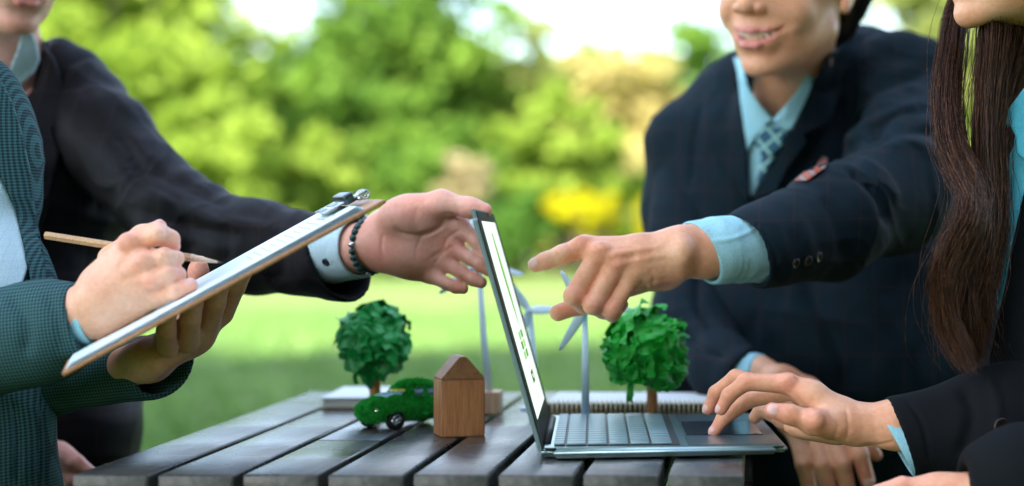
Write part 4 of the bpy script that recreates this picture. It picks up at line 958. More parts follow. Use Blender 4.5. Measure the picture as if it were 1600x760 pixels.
PSQ.l(PSQ.ramp(w_.outputs[1], [(.25, (0.34, 0.06, 0.015)), (.5, (0.10, 0.02, 0.05)), (.75, (0.25, 0.15, 0.12))]), PSQ.b.inputs['Base Color']); PSQ = PSQ.m
man.drape('pocket_square', [(1241, 283), (1256, 268), (1270, 266), (1286, 245), (1293, 248), (1290, 262), (1276, 272), (1262, 282)], [man_j, slv], PSQ, None, off=.010, th=.006, step=4)
# trousers
def trousers(p, hip, kn1, kn2, mat, f1=None, f2=None, r=.085):
    pr = [cone(Vector(hip) + Vector((-.09, 0, 0)), Vector(hip) + Vector((.09, 0, 0)), .13, .13, .04)]
    for k_, sx, ft in ((kn1, -1, f1), (kn2, 1, f2)):
        k_ = Vector(k_); ft = Vector(ft) if ft else Vector((k_.x, k_.y + .03, .10)); pr += [cone(Vector(hip) + Vector((sx * .09, 0, 0)), k_, r + .01, .068, .03), cone(k_, ft, .066, .055, .02)]
    o = p.sdf('trousers', pr, .008, mat, None, 2, [dict(amp=.005, across=(.3, .3, 1), wl=.07, stretch=3, seed=9.)])
    for k_, ft in ((kn1, f1), (kn2, f2)):
        ft = Vector(ft) if ft else Vector((k_[0], k_[1] + .03, .10)); d = Vector((ft.x - hip[0], ft.y - hip[1], 0)).normalized()
        p.sdf('shoe', [cone(Vector((ft.x, ft.y, .045)) - d * .04, Vector((ft.x, ft.y, .035)) + d * .16, .042, .030, .01), half((0, 0, .002), (0, 0, -1), .002)], .005, HORN)
trousers(man, (0.13, 2.36, 0.50), (-.02, 2.12, .48), (.26, 2.00, .50), NAVY, (0.0, 2.35, .1), (.27, 2.12, .1))
# ================================================================ LEFT MAN (charcoal suit, reaching with an open palm)
def hand_open():
    Y = 1.735
    pr = [limb([(470, 392, 1.81, 42), (540, 390, 1.765, 38), (575, 385, 1.750, 35)], .01),
      limb([(575, 384, 1.75, 34), (615, 368, 1.748, 37)], .012),
      limb([(605, 352, 1.748, 26), (670, 345, 1.738, 21), (716, 352, 1.732, 14.5)], .014), limb([(608, 368, 1.750, 26), (665, 368, 1.744, 19), (705, 384, 1.736, 15)], .014),
      limb([(608, 384, 1.750, 26), (655, 392, 1.744, 18), (694, 408, 1.738, 14.5)], .014), limb([(605, 396, 1.748, 26), (645, 414, 1.740, 18), (672, 428, 1.738, 14)], .014),
      pe(640, 335, 1.726, 46, 31, 24, .016), pe(628, 402, 1.734, 44, 24, 22, .016), pe(690, 372, 1.737, 26, 30, 12, .012),
      grp(.006, [limb([(640, 330, 1.728, 24), (690, 318, 1.720, 19.5), (735, 325, 1.715, 14.5), (757, 329, 1.713, 12)], .008),
        limb([(716, 350, 1.733, 14), (744, 377, 1.728, 11.2), (764, 402, 1.727, 10.5), (780, 424, 1.728, 9)], .003),
        limb([(706, 386, 1.736, 13), (735, 404, 1.724, 10.2), (750, 414, 1.720, 9.8), (764, 424, 1.719, 8.6)], .003),
        limb([(694, 409, 1.738, 13), (724, 428, 1.724, 10.4), (740, 437, 1.719, 10.2), (752, 442, 1.717, 9)], .003),
        limb([(672, 430, 1.738, 12), (699, 444, 1.726, 9.6), (712, 449, 1.722, 9.4), (724, 452, 1.721, 8)], .003)])]
    V, Q = surf(pr, HV)
    V = groove(V, Q, [([(697, 338), (688, 356), (662, 367), (632, 366), (612, 352)], 3.2, .0022), ([(694, 345), (676, 360), (650, 372)], 5, .0010), ([(726, 356), (700, 372), (690, 392), (668, 408)], 2.6, .0011), ([(716, 382), (694, 394), (676, 416)], 2.4, .0009),
        ([(660, 368), (650, 392), (652, 415)], 3, .0006), ([(600, 362), (596, 385), (600, 410)], 3, .0007), ([(700, 382), (706, 392), (704, 398)], 2, .0006), ([(728, 396), (734, 405), (732, 413)], 2, .0007), ([(718, 418), (724, 427), (722, 436)], 2, .0007), ([(748, 408), (750, 416), (748, 424)], 1.8, .0005),
        ([(736, 430), (738, 437), (736, 444)], 1.8, .0005), ([(694, 433), (699, 440), (698, 448)], 1.8, .0006), ([(712, 317), (716, 326), (716, 335)], 2.4, .0007), ([(690, 334), (706, 335), (722, 339)], 2.5, .0010), ([(655, 322), (648, 345), (658, 362)], 6, .0007)])
    return V, Q
def hand_knee():
    pr = [limb([(10, 700, 1.90, 34), (60, 712, 1.88, 32)], .01)]
    for a, b, c in (((92, 706), (118, 724), (150, 748)), ((98, 720), (116, 752), (130, 790)), ((90, 738), (100, 772), (108, 810)), ((76, 750), (80, 785), (84, 820))):
        pr.append(limb([(55, 715, 1.88, 26), (*a, 1.865, 15)], .014)); pr.append(limb([(*a, 1.865, 16), (*b, 1.855, 14), (*c, 1.86, 11)], .003))
    return surf(pr, .0018)
lm = Person('man in dark charcoal suit reaching out with open palm, bead bracelet on wrist', (-0.80, 2.08, 0))
lm.flush = [(757, 329, 1.71, 34), (764, 424, 1.72, 26), (752, 442, 1.72, 26), (724, 452, 1.72, 26), (600, 400, 1.72, 36), (655, 425, 1.73, 34), (700, 385, 1.73, 26), (650, 320, 1.71, 34), (110, 724, 1.85, 60)]
lm.add(*hand_open()); lm.add(*hand_knee())
ML = add_head(lm, P(-4, 46, 2.03), 42, 12, 3, P(-10, 190, 2.13), .060)
V, Q = surf([limb([(90, 190, 2.12, 40), (170, 240, 2.06, 44), (290, 352, 1.94, 42), (400, 387, 1.86, 38), (500, 394, 1.79, 36)], .01), limb([(-110, 240, 2.20, 50), (-130, 560, 2.1, 44), (20, 702, 1.90, 30)], .01), cone(P(-110, 220, 2.2), P(90, 200, 2.13), .045, .045, .03), cone(P(-30, 180, 2.14), P(-30, 620, 2.06), .085, .09, .05), cone(P(-30, 640, 2.06), (-.86, 2.08, .5), .09, .09, .03)], .008); lm.add(V, Q); lm.body(SK_R)
face_bits(lm, ML); short_hair(lm, ML)
nail(lm, (118, 724, 1.855, 14), (150, 748, 1.86, 11), (0, -1, .3))
jk = [cone(P(-110, 200, 2.20), P(80, 192, 2.13), .080, .066, .06), cone(P(-60, 300, 2.18), P(55, 300, 2.12), .13, .115, .06), cone(P(-60, 560, 2.12), P(55, 540, 2.08), .13, .105, .06), cone(P(-40, 110, 2.14), P(52, 120, 2.12), .050, .044, .05),
      cone(P(24, 74, 2.13), P(112, 120, 2.13), .024, .028, .03), cone(P(-60, 660, 2.10), P(70, 670, 2.04), .13, .105, .05), neg(cone(P(0, 120, 2.08), P(0, -60, 2.12), .050, .060), .02), pe(126, 142, 2.13, 40, 38, 56, .04)]
lm_j = lm.sdf('jacket', jk, .0046, CHARC, None, 2, [dict(amp=.004, across=(.3, 0, 1), wl=.06, stretch=3, seed=12.0), dict(amp=.0015, across=(1, 0, -.6), wl=.03, stretch=4, seed=5.0)],
    [([(160, 120), (168, 200), (160, 290), (150, 330)], 4, .006), ([(60, 500), (90, 560), (130, 600)], 10, .006)])
sl = shell_sleeve([(112, 170, 2.12, 60), (165, 222, 2.06, 66), (290, 352, 1.94, 67), (400, 387, 1.86, 60), (555, 408, 1.770, 66)], 0, P(532, 406, 1.785), (.74, -.52, .42), .03, .09)
sl.insert(1, pe(136, 146, 2.12, 40, 40, 56, .05))
lsl = lm.sdf('sleeve', sl, .0027, CHARC, lm_j, 2, [dict(amp=.0035, across=(1, .3, -.5), wl=.05, stretch=3, seed=21.0), dict(amp=.0014, across=(.7, .2, .8), wl=.025, stretch=4, seed=8.0)],
    [([(185, 240), (240, 268), (300, 296), (360, 325)], 10, .0045), ([(200, 325), (280, 352), (380, 372)], 13, .0055), ([(200, 290), (270, 318), (350, 346), (440, 358)], 10, -.004), ([(175, 205), (205, 240), (220, 290)], 12, .005), ([(262, 300), (290, 350), (300, 405)], 12, .004), ([(330, 325), (350, 360), (352, 420)], 12, .004), ([(420, 350), (436, 400), (432, 450)], 14, .004), ([(470, 345), (480, 400), (476, 450)], 14, -.003)])
lcf = cuff(lm, [(470, 398, 1.83, 50), (520, 391, 1.785, 50), (600, 380, 1.735, 50)], P(567, 384, 1.755), (.78, -.62, 0), lm.root, SHIRT2, h=.0013)
button(lm, 509, 410, 1.752, 6.5, lcf, simple('dark_button', (.01, .02, .03), .3), (.15, -1, 0)); button(lm, 566, 338, 1.752, 4, lcf, simple('dark_button', (.01, .02, .03), .3), (.5, -1, .3))
# bracelet of beads round the wrist
BEAD = simple('green_bead', (0.02, 0.07, 0.07), .15, .2); SILV = simple('silver_bead', (.6, .62, .62), .2, 1)
br = tag(empty('bracelet', P(578, 385, 1.745)), 'dark beaded bracelet on the wrist of the open palm', 'bracelet'); bmx = bmesh.new(); bmesh.ops.create_uvsphere(bmx, u_segments=12, v_segments=8, radius=.0034); bead = bm_mesh(bmx, True)
bmx = bmesh.new(); bmesh.ops.create_uvsphere(bmx, u_segments=12, v_segments=8, radius=.0034); bead2 = bm_mesh(bmx, True)
ax = (P(620, 368, 1.742) - P(540, 390, 1.765)).normalized(); ax = (ax + Vector((0, -.25, 0))).normalized(); e1 = Vector((0, 0, 1)); e1 = (e1 - ax * e1.dot(ax)).normalized(); e2 = ax.cross(e1)
for i in range(25):
    t = i * 2 * math.pi / 25; o = link('bead', bead2 if i % 6 == 0 else bead, br, e1 * .0265 * math.cos(t) + e2 * .0235 * math.sin(t) + Vector((-.004 * math.cos(t) * -1, 0, 0)), SILV if i % 6 == 0 else BEAD)
link('cord', mesh(*tube([e1 * .0262 * math.cos(t) + e2 * .0232 * math.sin(t) for t in np.linspace(0, 6.283, 33)], .0012, 6, False)), br, None, BEAD)
NK = tree_of(*surf([cone(P(10, 60, 2.06), P(-10, 190, 2.13), .056, .062), cone(P(-10, 190, 2.13), P(-20, 400, 2.12), .10, .11, .04)], .006))
lsh = lm.drape('shirt', [(-40, 130), (-40, 320), (0, 300), (14, 145), (8, 128)], [NK, lm_j], SHIRT2, None, off=.003)
lm.drape('collar', [(34, 46), (26, 80), (14, 110), (6, 132), (16, 143), (32, 130), (50, 116), (60, 92), (56, 70), (48, 50)], [NK, lm_j], SHIRT2, lsh, off=.010, th=.004)
lm.drape('lapel', [(60, 56), (62, 92), (52, 118), (34, 134), (16, 146), (-10, 240), (-20, 420), (40, 420), (78, 300), (92, 240), (80, 200), (96, 196), (100, 150), (84, 96)], [lm_j], CHARC, lm_j, off=.012, th=.008, step=6)
trousers(lm, (-.90, 2.14, 0.47), (-.86, 1.72, .50), (-.575, 1.86, .60), CHARC, (-.9, 1.8, .1), (-.56, 1.95, .1), .095)

# ================================================================ CLIPBOARD
CBM = wood('clipboard_board', (0.36, 0.17, 0.07), (0.50, 0.27, 0.13), 30, (1, 1, 1), .5)
cA = P(96, 583, 1.392); cB = P(601, 311, 1.470); cu = (cB - cA); cL = cu.length; cu.normalize(); cw = Vector((-.075, .213, .0035)); cw = (cw - cu * cw.dot(cu)).normalized(); cn = cu.cross(cw).normalized()
CM = Matrix((cu, cw, cn)).transposed().to_4x4(); CM.translation = cA
cb = empty('clipboard', cA, label='brown clipboard with white papers held tilted over the table edge', cat='clipboard'); cb.rotation_euler = CM.to_3x3().to_euler()
CW = .225
box('board', cL, CW, .0036, (cL / 2, CW / 2, -.0018), CBM, cb, .0012, 3, True)
PPR = simple('page', (0.72, 0.88, 0.92), .38, nscale=20, var=.05)
for i in range(5):   # loose sheets, slightly fanned and lifted
    n_ = 16; V = []; Fc = []
    for a in range(n_ + 1):
        for b in range(7):
            u = a / n_; x = .004 + .0012 * i + u * (cL - .022 - .002 * i); y = .004 + .0022 * i + b / 6 * (CW - .008 - .003 * i); V.append((x, y, .0008 + i * .0005 + .0003 * math.sin(u * 7 + i) * i * .3 + .0012 * max(0, u - .55) * i))
    for a in range(n_):
        for b in range(6): q = a * 7 + b; Fc.append((q, q + 7, q + 8, q + 1))
    k_ = len(V); V += [(x, y, z - .0004) for x, y, z in V]; Fc += [tuple(j + k_ for j in f[::-1]) for f in Fc]
    link('sheet', mesh(V, Fc), cb, None, PPR)
GREYT = simple('printed_grey', (0.42, 0.54, 0.58), .6)
for i in range(11):   # faint printed lines on the top sheet
    x = cL * .60 + i * .0075; box('printed_line', .0009, CW * (.52 if i % 3 else .34), .0003, (x, CW * .44, .0036 + .0048 * max(0, x / cL - .55)), GREYT, cb)
STEEL = simple('steel', (0.55, 0.60, 0.62), .22, 1.0); STD = simple('steel_dark', (0.06, 0.09, 0.10), .3, .8)
cl = tag(empty('clip', (0, 0, 0)), None); cl.parent = cb
x0 = cL - .040
link('clip_plate', bm_mesh(box_bm(.026, .080, .0012, (x0 + .010, CW * .50, .0092), .0005, 2), True), cl, None, STEEL)
link('clip_body', bm_mesh(box_bm(.010, .084, .009, (x0 + .022, CW * .50, .0100), .0020, 3), True), cl, None, STD)
for i in (0, 1): link('clip_slot', bm_mesh(box_bm(.006, .050, .0006, (x0 + .001 + i * .0095, CW * .50, .0100), .0002, 1)), cl, None, STD)
prts = [tube([(x0 + .026 + .0, CW * .32, .008), (x0 + .030, CW * .33, .0105), (x0 + .036, CW * .36, .0105), (x0 + .038, CW * .42, .009)], .0013, 8)]
for kx in (0, 1): prts.append(tube([(x0 + .034 + .0036 * math.cos(a), CW * (.26 + .10 * kx) + a * .0005, .0075 + .0036 * math.sin(a)) for a in np.linspace(0, 15, 50)], .0009, 6))
prts.append(tube([(x0 + .024, CW * .22, .011), (x0 + .036, CW * .22, .0105)], .0012, 8)); prts.append(tube([(x0 + .03, CW * .3, .006), (x0 + .03, CW * .7, .006)], .002, 8))
link('clip_spring', mesh(*join(prts)), cl, None, STEEL)

# ================================================================ NEAR WOMAN ON THE LEFT (checked blazer, writing)
def hand_writing():
    pr = [limb([(70, 512, 1.535, 40), (125, 490, 1.518, 38), (158, 470, 1.510, 37)], .01),
      limb([(158, 440, 1.510, 28), (203, 383, 1.500, 19)], .014), limb([(160, 455, 1.502, 28), (222, 409, 1.490, 18)], .014), limb([(160, 475, 1.505, 28), (237, 438, 1.492, 17)], .014), limb([(165, 492, 1.512, 27), (244, 463, 1.503, 16.5)], .014),
      pe(195, 440, 1.515, 48, 44, 22, .012), limb([(160, 505, 1.520, 22), (225, 484, 1.520, 17)], .012),
      grp(.0035, [limb([(203, 383, 1.500, 19), (246, 366, 1.494, 16.5), (266, 374, 1.500, 13.5), (271, 385, 1.508, 11)], .004),
        limb([(222, 409, 1.490, 17.5), (256, 402, 1.485, 14.8), (276, 404, 1.497, 12.5)], .003),
        limb([(237, 437, 1.492, 17), (262, 428, 1.484, 15), (279, 429, 1.495, 12.5)], .003),
        limb([(244, 462, 1.503, 16.5), (274, 454, 1.488, 13.5), (298, 446, 1.490, 11.2)], .003)]),
      limb([(175, 405, 1.54, 22), (222, 368, 1.545, 15), (250, 354, 1.535, 10.5)], .006),
      pe(200, 378, 1.487, 13, 12, 9, .008), pe(222, 408, 1.477, 13, 12, 9, .008), pe(237, 438, 1.480, 12, 12, 9, .008), pe(247, 366, 1.484, 10, 10, 8, .005)]
    V, Q = surf(pr, HV)
    V = groove(V, Q, [([(232, 391), (252, 390), (272, 392)], 2.5, .0012), ([(245, 417), (265, 416), (282, 418)], 2.0, .0009), ([(250, 444), (268, 438), (284, 440)], 2.2, .0011), ([(195, 390), (182, 412), (165, 436)], 6, -.0006), ([(212, 400), (196, 408), (180, 424)], 5, .0007), ([(226, 425), (205, 432), (186, 444)], 5, .0007),
        ([(252, 396), (257, 402), (256, 409)], 2, .0004), ([(134, 440), (146, 470), (150, 505)], 4, .0005), ([(243, 358), (248, 366), (250, 374)], 2, .0004)])
    return V, Q
def hand_holding():
    pr = [limb([(200, 572, 1.632, 33), (235, 562, 1.618, 32), (280, 535, 1.62, 27)], .012), limb([(250, 562, 1.60, 24), (305, 520, 1.61, 22), (345, 492, 1.62, 18)], .012), pe(290, 530, 1.61, 40, 26, 22, .012),
      grp(.002, [limb([(262, 545, 1.580, 16), (260, 518, 1.560, 15), (263, 494, 1.558, 13)], .003), limb([(294, 535, 1.592, 17), (297, 500, 1.572, 16), (304, 472, 1.572, 14)], .003),
        limb([(325, 512, 1.606, 17), (336, 474, 1.590, 16), (345, 446, 1.590, 14)], .003), limb([(350, 488, 1.620, 16), (368, 448, 1.606, 15), (384, 420, 1.606, 13)], .003)]),
      limb([(290, 500, 1.66, 22), (308, 452, 1.665, 16), (310, 424, 1.655, 14), (311, 412, 1.650, 12)], .006)]
    V, Q = surf(pr, .0015)
    return groove(V, Q, [([(250, 520), (260, 517), (272, 521)], 2, .0007), ([(282, 503), (297, 499), (312, 504)], 2, .0007), ([(322, 476), (336, 473), (350, 478)], 2, .0007)]), Q
wl = Person('person in teal checked blazer writing on the clipboard with a wooden pencil', (-0.78, 1.62, 0))
wl.flush = [(196, 376, 1.49, 22), (220, 408, 1.48, 20), (236, 440, 1.48, 20), (271, 385, 1.50, 20), (298, 446, 1.49, 26), (310, 412, 1.65, 40), (250, 354, 1.53, 22), (279, 430, 1.49, 20)]
wl.add(*hand_writing()); wl.add(*hand_holding())
MW = add_head(wl, P(-120, 10, 1.66), 62, 8, 0, P(-190, 190, 1.72), .050, smile=False, scale=.94)
V, Q = surf([limb([(-210, 260, 1.72, 44), (-160, 540, 1.56, 46), (-50, 540, 1.535, 44), (90, 505, 1.53, 36)], .01), limb([(-210, 300, 1.76, 44), (-120, 600, 1.72, 40), (60, 590, 1.68, 34), (210, 572, 1.632, 30)], .01), cone(P(-250, 220, 1.76), P(-130, 220, 1.70), .045, .045, .03), cone(P(-190, 180, 1.72), P(-170, 620, 1.68), .075, .08, .05), cone(P(-170, 640, 1.68), (-.78, 1.70, .5), .08, .09, .03)], .008); wl.add(V, Q); wl.body(SK_W)
face_bits(wl, MW, False)
V, Q = surf([ell((0, .042, .158), (.088, .105, .092), .01), neg(ell((0, -.055, .080), (.072, .080, .088), .01), .01), cone((-.05, .08, .12), (-.03, .10, .03), .04, .03, .02), cone((.05, .08, .12), (.03, .10, .03), .04, .03, .02)], .003)
wl.part('hair', np.array([MW @ Vector(v) for v in V], np.float32), Q, DARKHAIR)
nail(wl, (274, 454, 1.488, 13.5), (298, 446, 1.490, 11.2), (.5, -.4, .8)); nail(wl, (222, 368, 1.545, 15), (250, 354, 1.535, 10.5), (.1, -.4, 1)); nail(wl, (310, 424, 1.655, 14), (311, 412, 1.650, 12), (.3, .9, .2), )
jk = [cone(P(-260, 160, 1.76), P(-75, 190, 1.70), .075, .070, .05), cone(P(-220, 300, 1.74), P(-62, 300, 1.69), .10, .070, .05), cone(P(-220, 480, 1.72), P(-42, 480, 1.67), .10, .068, .05), cone(P(-220, 760, 1.72), P(-45, 760, 1.64), .11, .070, .05), cone(P(-44, 470, 1.66), P(-40, 860, 1.63), .068, .070, .03), cone(P(-180, 240, 1.74), P(-165, 620, 1.71), .108, .115, .05), cone(P(-165, 620, 1.71), P(-150, 900, 1.69), .115, .125, .05), neg(cone(P(-190, 190, 1.66), P(-150, -40, 1.70), .050, .07), .02)]
wj = wl.sdf('blazer', jk, .0042, CHECK, None, 2, [dict(amp=.003, across=(.3, 0, 1), wl=.06, stretch=3, seed=31.0)], [([(20, 620), (28, 680), (26, 760)], 4, .003), ([(68, 600), (66, 680), (64, 760)], 3, .003)])
sl = shell_sleeve([(-200, 420, 1.66, 80), (-150, 560, 1.55, 80), (-60, 545, 1.535, 76), (60, 522, 1.530, 68), (138, 498, 1.520, 58)], 0, P(133, 500, 1.52), (.96, -.12, .26), .03, .05)
ws = wl.sdf('sleeve', sl, .0025, CHECK, wj, 3, [dict(amp=.0025, across=(1, .2, .2), wl=.05, stretch=3, seed=41.0)], [([(10, 458), (40, 500), (40, 560)], 10, .004), ([(70, 455), (90, 500), (95, 560)], 8, .003)])
sl = shell_sleeve([(-190, 430, 1.80, 70), (-120, 600, 1.72, 62), (60, 590, 1.68, 54), (275, 572, 1.630, 50)], 0, P(248, 575, 1.63), (.72, -.66, -.20), .03, .05)
wl.sdf('sleeve', sl, .0027, CHECK, wj, 2, [dict(amp=.003, across=(1, .2, .2), wl=.05, stretch=3, seed=43.0)])
cuff(wl, [(60, 515, 1.535, 46), (150, 492, 1.517, 43), (200, 480, 1.51, 42)], P(146, 500, 1.52), (.95, -.1, .1), wl.root)
wsh = wl.drape('blouse', [(-20, 262), (0, 280), (22, 320), (36, 372), (42, 420), (30, 448), (0, 462), (-30, 460)], [wj], SHIRT2, None, off=.006, th=.004)
for pl in ([(6, 300), (18, 350), (26, 400), (20, 440)], [(0, 330), (8, 380), (12, 430)]):
    pass
wl.drape('lapel', [(-20, 100), (0, 128), (16, 158), (30, 200), (44, 262), (52, 330), (66, 400), (70, 446), (50, 450), (40, 400), (24, 330), (0, 276), (-20, 250)], [wj], CHECK, wj, off=.010, th=.005, step=5)
trousers(wl, (-.80, 1.74, .45), (-.72, 1.42, .52), (-.60, 1.52, .50), BLACKW, (-.8, 1.5, .1), (-.66, 1.62, .1), .08)
# the wooden pencil
pa, pb = P(72, 368, 1.555), P(349, 411, 1.515); pd = (pb - pa).normalized(); pl_ = (pb - pa).length
pen = empty('pencil', pa, label='plain wooden pencil held in the writing hand', cat='pencil'); pen.rotation_euler = pd.to_track_quat('X', 'Z').to_euler()
PW = wood('pencil_wood', (0.50, 0.30, 0.15), (0.62, 0.42, 0.24), 60, (.1, 1, 1)); PW2 = wood('sharpened_wood', (0.62, 0.44, 0.30), (0.72, 0.55, 0.40), 90, (.1, 1, 1)); LEAD = simple('graphite', (.02, .03, .035), .3)
link('barrel', mesh(*tube([(0, 0, 0), (pl_ - .030, 0, 0)], .0036, 6), False), pen, None, PW)
link('cone_point', mesh(*tube([(pl_ - .0302, 0, 0), (pl_ - .005, 0, 0)], [.0035, .0009], 12)), pen, None, PW2)
link('lead', mesh(*join([tube([(pl_ - .0052, 0, 0), (pl_, 0, 0)], [.0009, .0001], 8), tube([(-.0002, 0, 0), (.001, 0, 0)], .0011, 8)])), pen, None, LEAD)

# ================================================================ NEAR WOMAN ON THE RIGHT (long hair, typing)
def hand_typing():
    pr = [limb([(1470, 672, 1.60, 42), (1400, 664, 1.60, 37), (1335, 663, 1.600, 31), (1300, 657, 1.600, 31)], .01),
      limb([(1305, 645, 1.600, 26), (1268, 618, 1.600, 20), (1232, 600, 1.600, 16)], .012), limb([(1305, 650, 1.612, 26), (1240, 606, 1.622, 16)], .012), limb([(1300, 655, 1.628, 26), (1245, 614, 1.645, 15)], .012),
      limb([(1310, 672, 1.635, 24), (1258, 664, 1.655, 19), (1222, 656, 1.668, 15)], .012), pe(1268, 666, 1.632, 44, 22, 24, .012),
      grp(.0025, [limb([(1232, 600, 1.600, 16), (1166, 597, 1.600, 13.5), (1139, 618, 1.605, 11.8), (1127, 640, 1.608, 9.6)], .003),
        limb([(1240, 610, 1.624, 15.5), (1172, 624, 1.632, 13), (1130, 654, 1.634, 11), (1116, 675, 1.634, 9.2)], .003),
        limb([(1245, 612, 1.648, 15), (1150, 590, 1.655, 12.6), (1118, 614, 1.660, 11), (1107, 640, 1.662, 9.4)], .003),
        limb([(1228, 655, 1.668, 15), (1190, 640, 1.680, 12), (1180, 652, 1.682, 10)], .003)]),
      limb([(1320, 664, 1.590, 26), (1272, 660, 1.572, 20), (1234, 648, 1.566, 14.5), (1207, 642, 1.566, 13)], .006), pe(1272, 655, 1.560, 14, 13, 10, .008), pe(1230, 594, 1.594, 12, 9, 10, .006)]
    V, Q = surf(pr, HV)
    return groove(V, Q, [([(1240, 620), (1262, 640), (1270, 660)], 4, .0008), ([(1290, 640), (1310, 662), (1300, 690)], 4, .0008), ([(1320, 634), (1326, 664), (1322, 692)], 3, .0008), ([(1345, 694), (1370, 696), (1400, 690)], 3, .0008), ([(1262, 672), (1282, 688), (1310, 690)], 3, .0009),
        ([(1280, 630), (1320, 645), (1380, 645)], 5, -.0006), ([(1165, 588), (1168, 597), (1168, 606)], 2, .0005), ([(1132, 612), (1139, 620), (1146, 624)], 2, .0005), ([(1234, 638), (1236, 648), (1234, 658)], 2, .0005)]), Q
def hand_low():
    pr = [limb([(1560, 780, 1.46, 44), (1470, 776, 1.48, 36)], .01)]
    for i, (a, b) in enumerate((((1410, 760), (1370, 772)), ((1390, 776), (1352, 790)), ((1388, 792), (1356, 806)), ((1400, 806), (1370, 818)))):
        pr += [limb([(1470, 778 + i * 6, 1.48 + i * .01, 28), (*a, 1.475 + i * .012, 15)], .014), limb([(*a, 1.475 + i * .012, 15), (*b, 1.475 + i * .012, 13), (b[0] - 34, b[1] + 12, 1.48 + i * .012, 10)], .003)]
    return surf(pr, .0018)
wr = Person('person with long brown hair, black suit and cyan collar typing on the laptop', (0.28, 1.66, 0))
wr.flush = [(1127, 640, 1.608, 26), (1116, 675, 1.634, 26), (1107, 640, 1.662, 26), (1207, 642, 1.566, 28), (1232, 598, 1.59, 22), (1272, 655, 1.56, 24), (1166, 597, 1.6, 16), (1400, 760, 1.47, 50)]
wr.add(*hand_typing()); wr.add(*hand_low())
MR = add_head(wr, P(1604, 42, 1.66), -72, 4, 0, P(1725, 220, 1.78), .050, smile=False, scale=.95)
V, Q = surf([limb([(1700, 330, 1.80, 50), (1690, 640, 1.66, 54), (1560, 672, 1.62, 50), (1450, 672, 1.60, 40)], .01), limb([(1800, 340, 1.82, 46), (1785, 480, 1.68, 50), (1745, 755, 1.47, 54), (1600, 772, 1.46, 50), (1540, 780, 1.462, 42)], .01), cone(P(1690, 280, 1.80), P(1790, 280, 1.82), .05, .05, .03), cone(P(1735, 230, 1.80), P(1700, 640, 1.76), .055, .07, .05), cone(P(1690, 640, 1.70), (.36, 1.72, .5), .08, .09, .03)], .008); wr.add(V, Q); wr.body(SK_M)
face_bits(wr, MR, False)
nail(wr, (1139, 618, 1.605, 11.8), (1127, 640, 1.608, 9.6), (-.6, -.6, .5), ln=1.1); nail(wr, (1130, 654, 1.634, 11), (1116, 675, 1.634, 9.2), (-.6, -.6, .5), ln=1.1); nail(wr, (1118, 614, 1.660, 11), (1107, 640, 1.662, 9.4), (-.6, -.6, .5), ln=1.1); nail(wr, (1234, 648, 1.566, 14.5), (1207, 642, 1.566, 13), (-.15, -.95, .3), ln=.95, wd=1.0)
nail(wr, (1370, 772, 1.475, 13), (1336, 784, 1.475, 10), (-.2, -.5, 1))
jk = [cone(P(1640, 190, 1.80), P(1760, 190, 1.86), .075, .080, .05), cone(P(1660, 330, 1.76), P(1760, 330, 1.86), .085, .10, .05), cone(P(1655, 520, 1.72), P(1760, 520, 1.84), .080, .10, .05), cone(P(1650, 760, 1.70), P(1740, 760, 1.84), .085, .11, .05), cone(P(1660, 330, 1.76), P(1650, 860, 1.70), .080, .085, .03), cone(P(1770, 240, 1.85), P(1760, 620, 1.82), .108, .115, .05), cone(P(1760, 620, 1.82), P(1740, 900, 1.78), .115, .125, .05), neg(cone(P(1640, 190, 1.72), P(1600, -40, 1.72), .050, .07), .02)]
rj = wr.sdf('jacket', jk, .0042, BLACKW, None, 2, [dict(amp=.0035, across=(.3, 0, 1), wl=.06, stretch=3, seed=51.0)])
sl = shell_sleeve([(1700, 330, 1.78, 84), (1690, 640, 1.64, 92), (1560, 672, 1.62, 84), (1405, 684, 1.605, 66)], 0, P(1404, 684, 1.605), (-.93, -.10, -.34), .035, .06)
rs_ = wr.sdf('sleeve', sl, .0021, BLACKW, rj, 3, [dict(amp=.003, across=(1, .2, .2), wl=.055, stretch=3, seed=61.0)], [([(1410, 618), (1440, 660), (1455, 730)], 4, .002), ([(1500, 600), (1520, 650), (1500, 720)], 12, .005), ([(1545, 590), (1560, 640), (1550, 700)], 10, -.004)])
sl = shell_sleeve([(1800, 330, 1.82, 84), (1785, 480, 1.68, 90), (1740, 760, 1.46, 96), (1600, 765, 1.45, 88), (1500, 780, 1.465, 62)], 0, P(1500, 780, 1.465), (-.95, -.1, .05), .035, .05)
wr.sdf('sleeve', sl, .003, BLACKW, rj, 2, [dict(amp=.003, across=(1, .2, .2), wl=.055, stretch=3, seed=63.0)])
cuff(wr, [(1520, 690, 1.61, 52), (1420, 690, 1.605, 54), (1330, 690, 1.6, 54)], P(1396, 690, 1.605), (-.90, -.05, -.5), wr.root, SHIRT)
button(wr, 1566, 668, 1.50, 15, rs_, nrm=(.1, -1, .1))
RB = [rj, tree_of(*surf([cone(P(1640, 200, 1.72), P(1655, 560, 1.70), .072, .085, .04)], .006))]
rsh = wr.drape('blouse', [(1610, 120), (1590, 190), (1584, 230), (1566, 262), (1556, 300), (1553, 360), (1556, 430), (1561, 486), (1570, 450), (1582, 380), (1600, 300), (1640, 250)], RB, SHIRTD, None, off=.012, th=.004, step=6)
wr.drape('collar', [(1600, 138), (1580, 165), (1561, 190), (1566, 196), (1580, 198), (1588, 214), (1590, 240), (1610, 260), (1640, 200), (1640, 130)], RB, SHIRTD, rsh, off=.020, th=.004, step=5)
wr.drape('lapel', [(1640, 250), (1604, 300), (1588, 370), (1574, 440), (1562, 490), (1546, 560), (1548, 640), (1560, 700), (1600, 700), (1640, 560)], RB, BLACKW, rj, off=.014, th=.005, step=7)
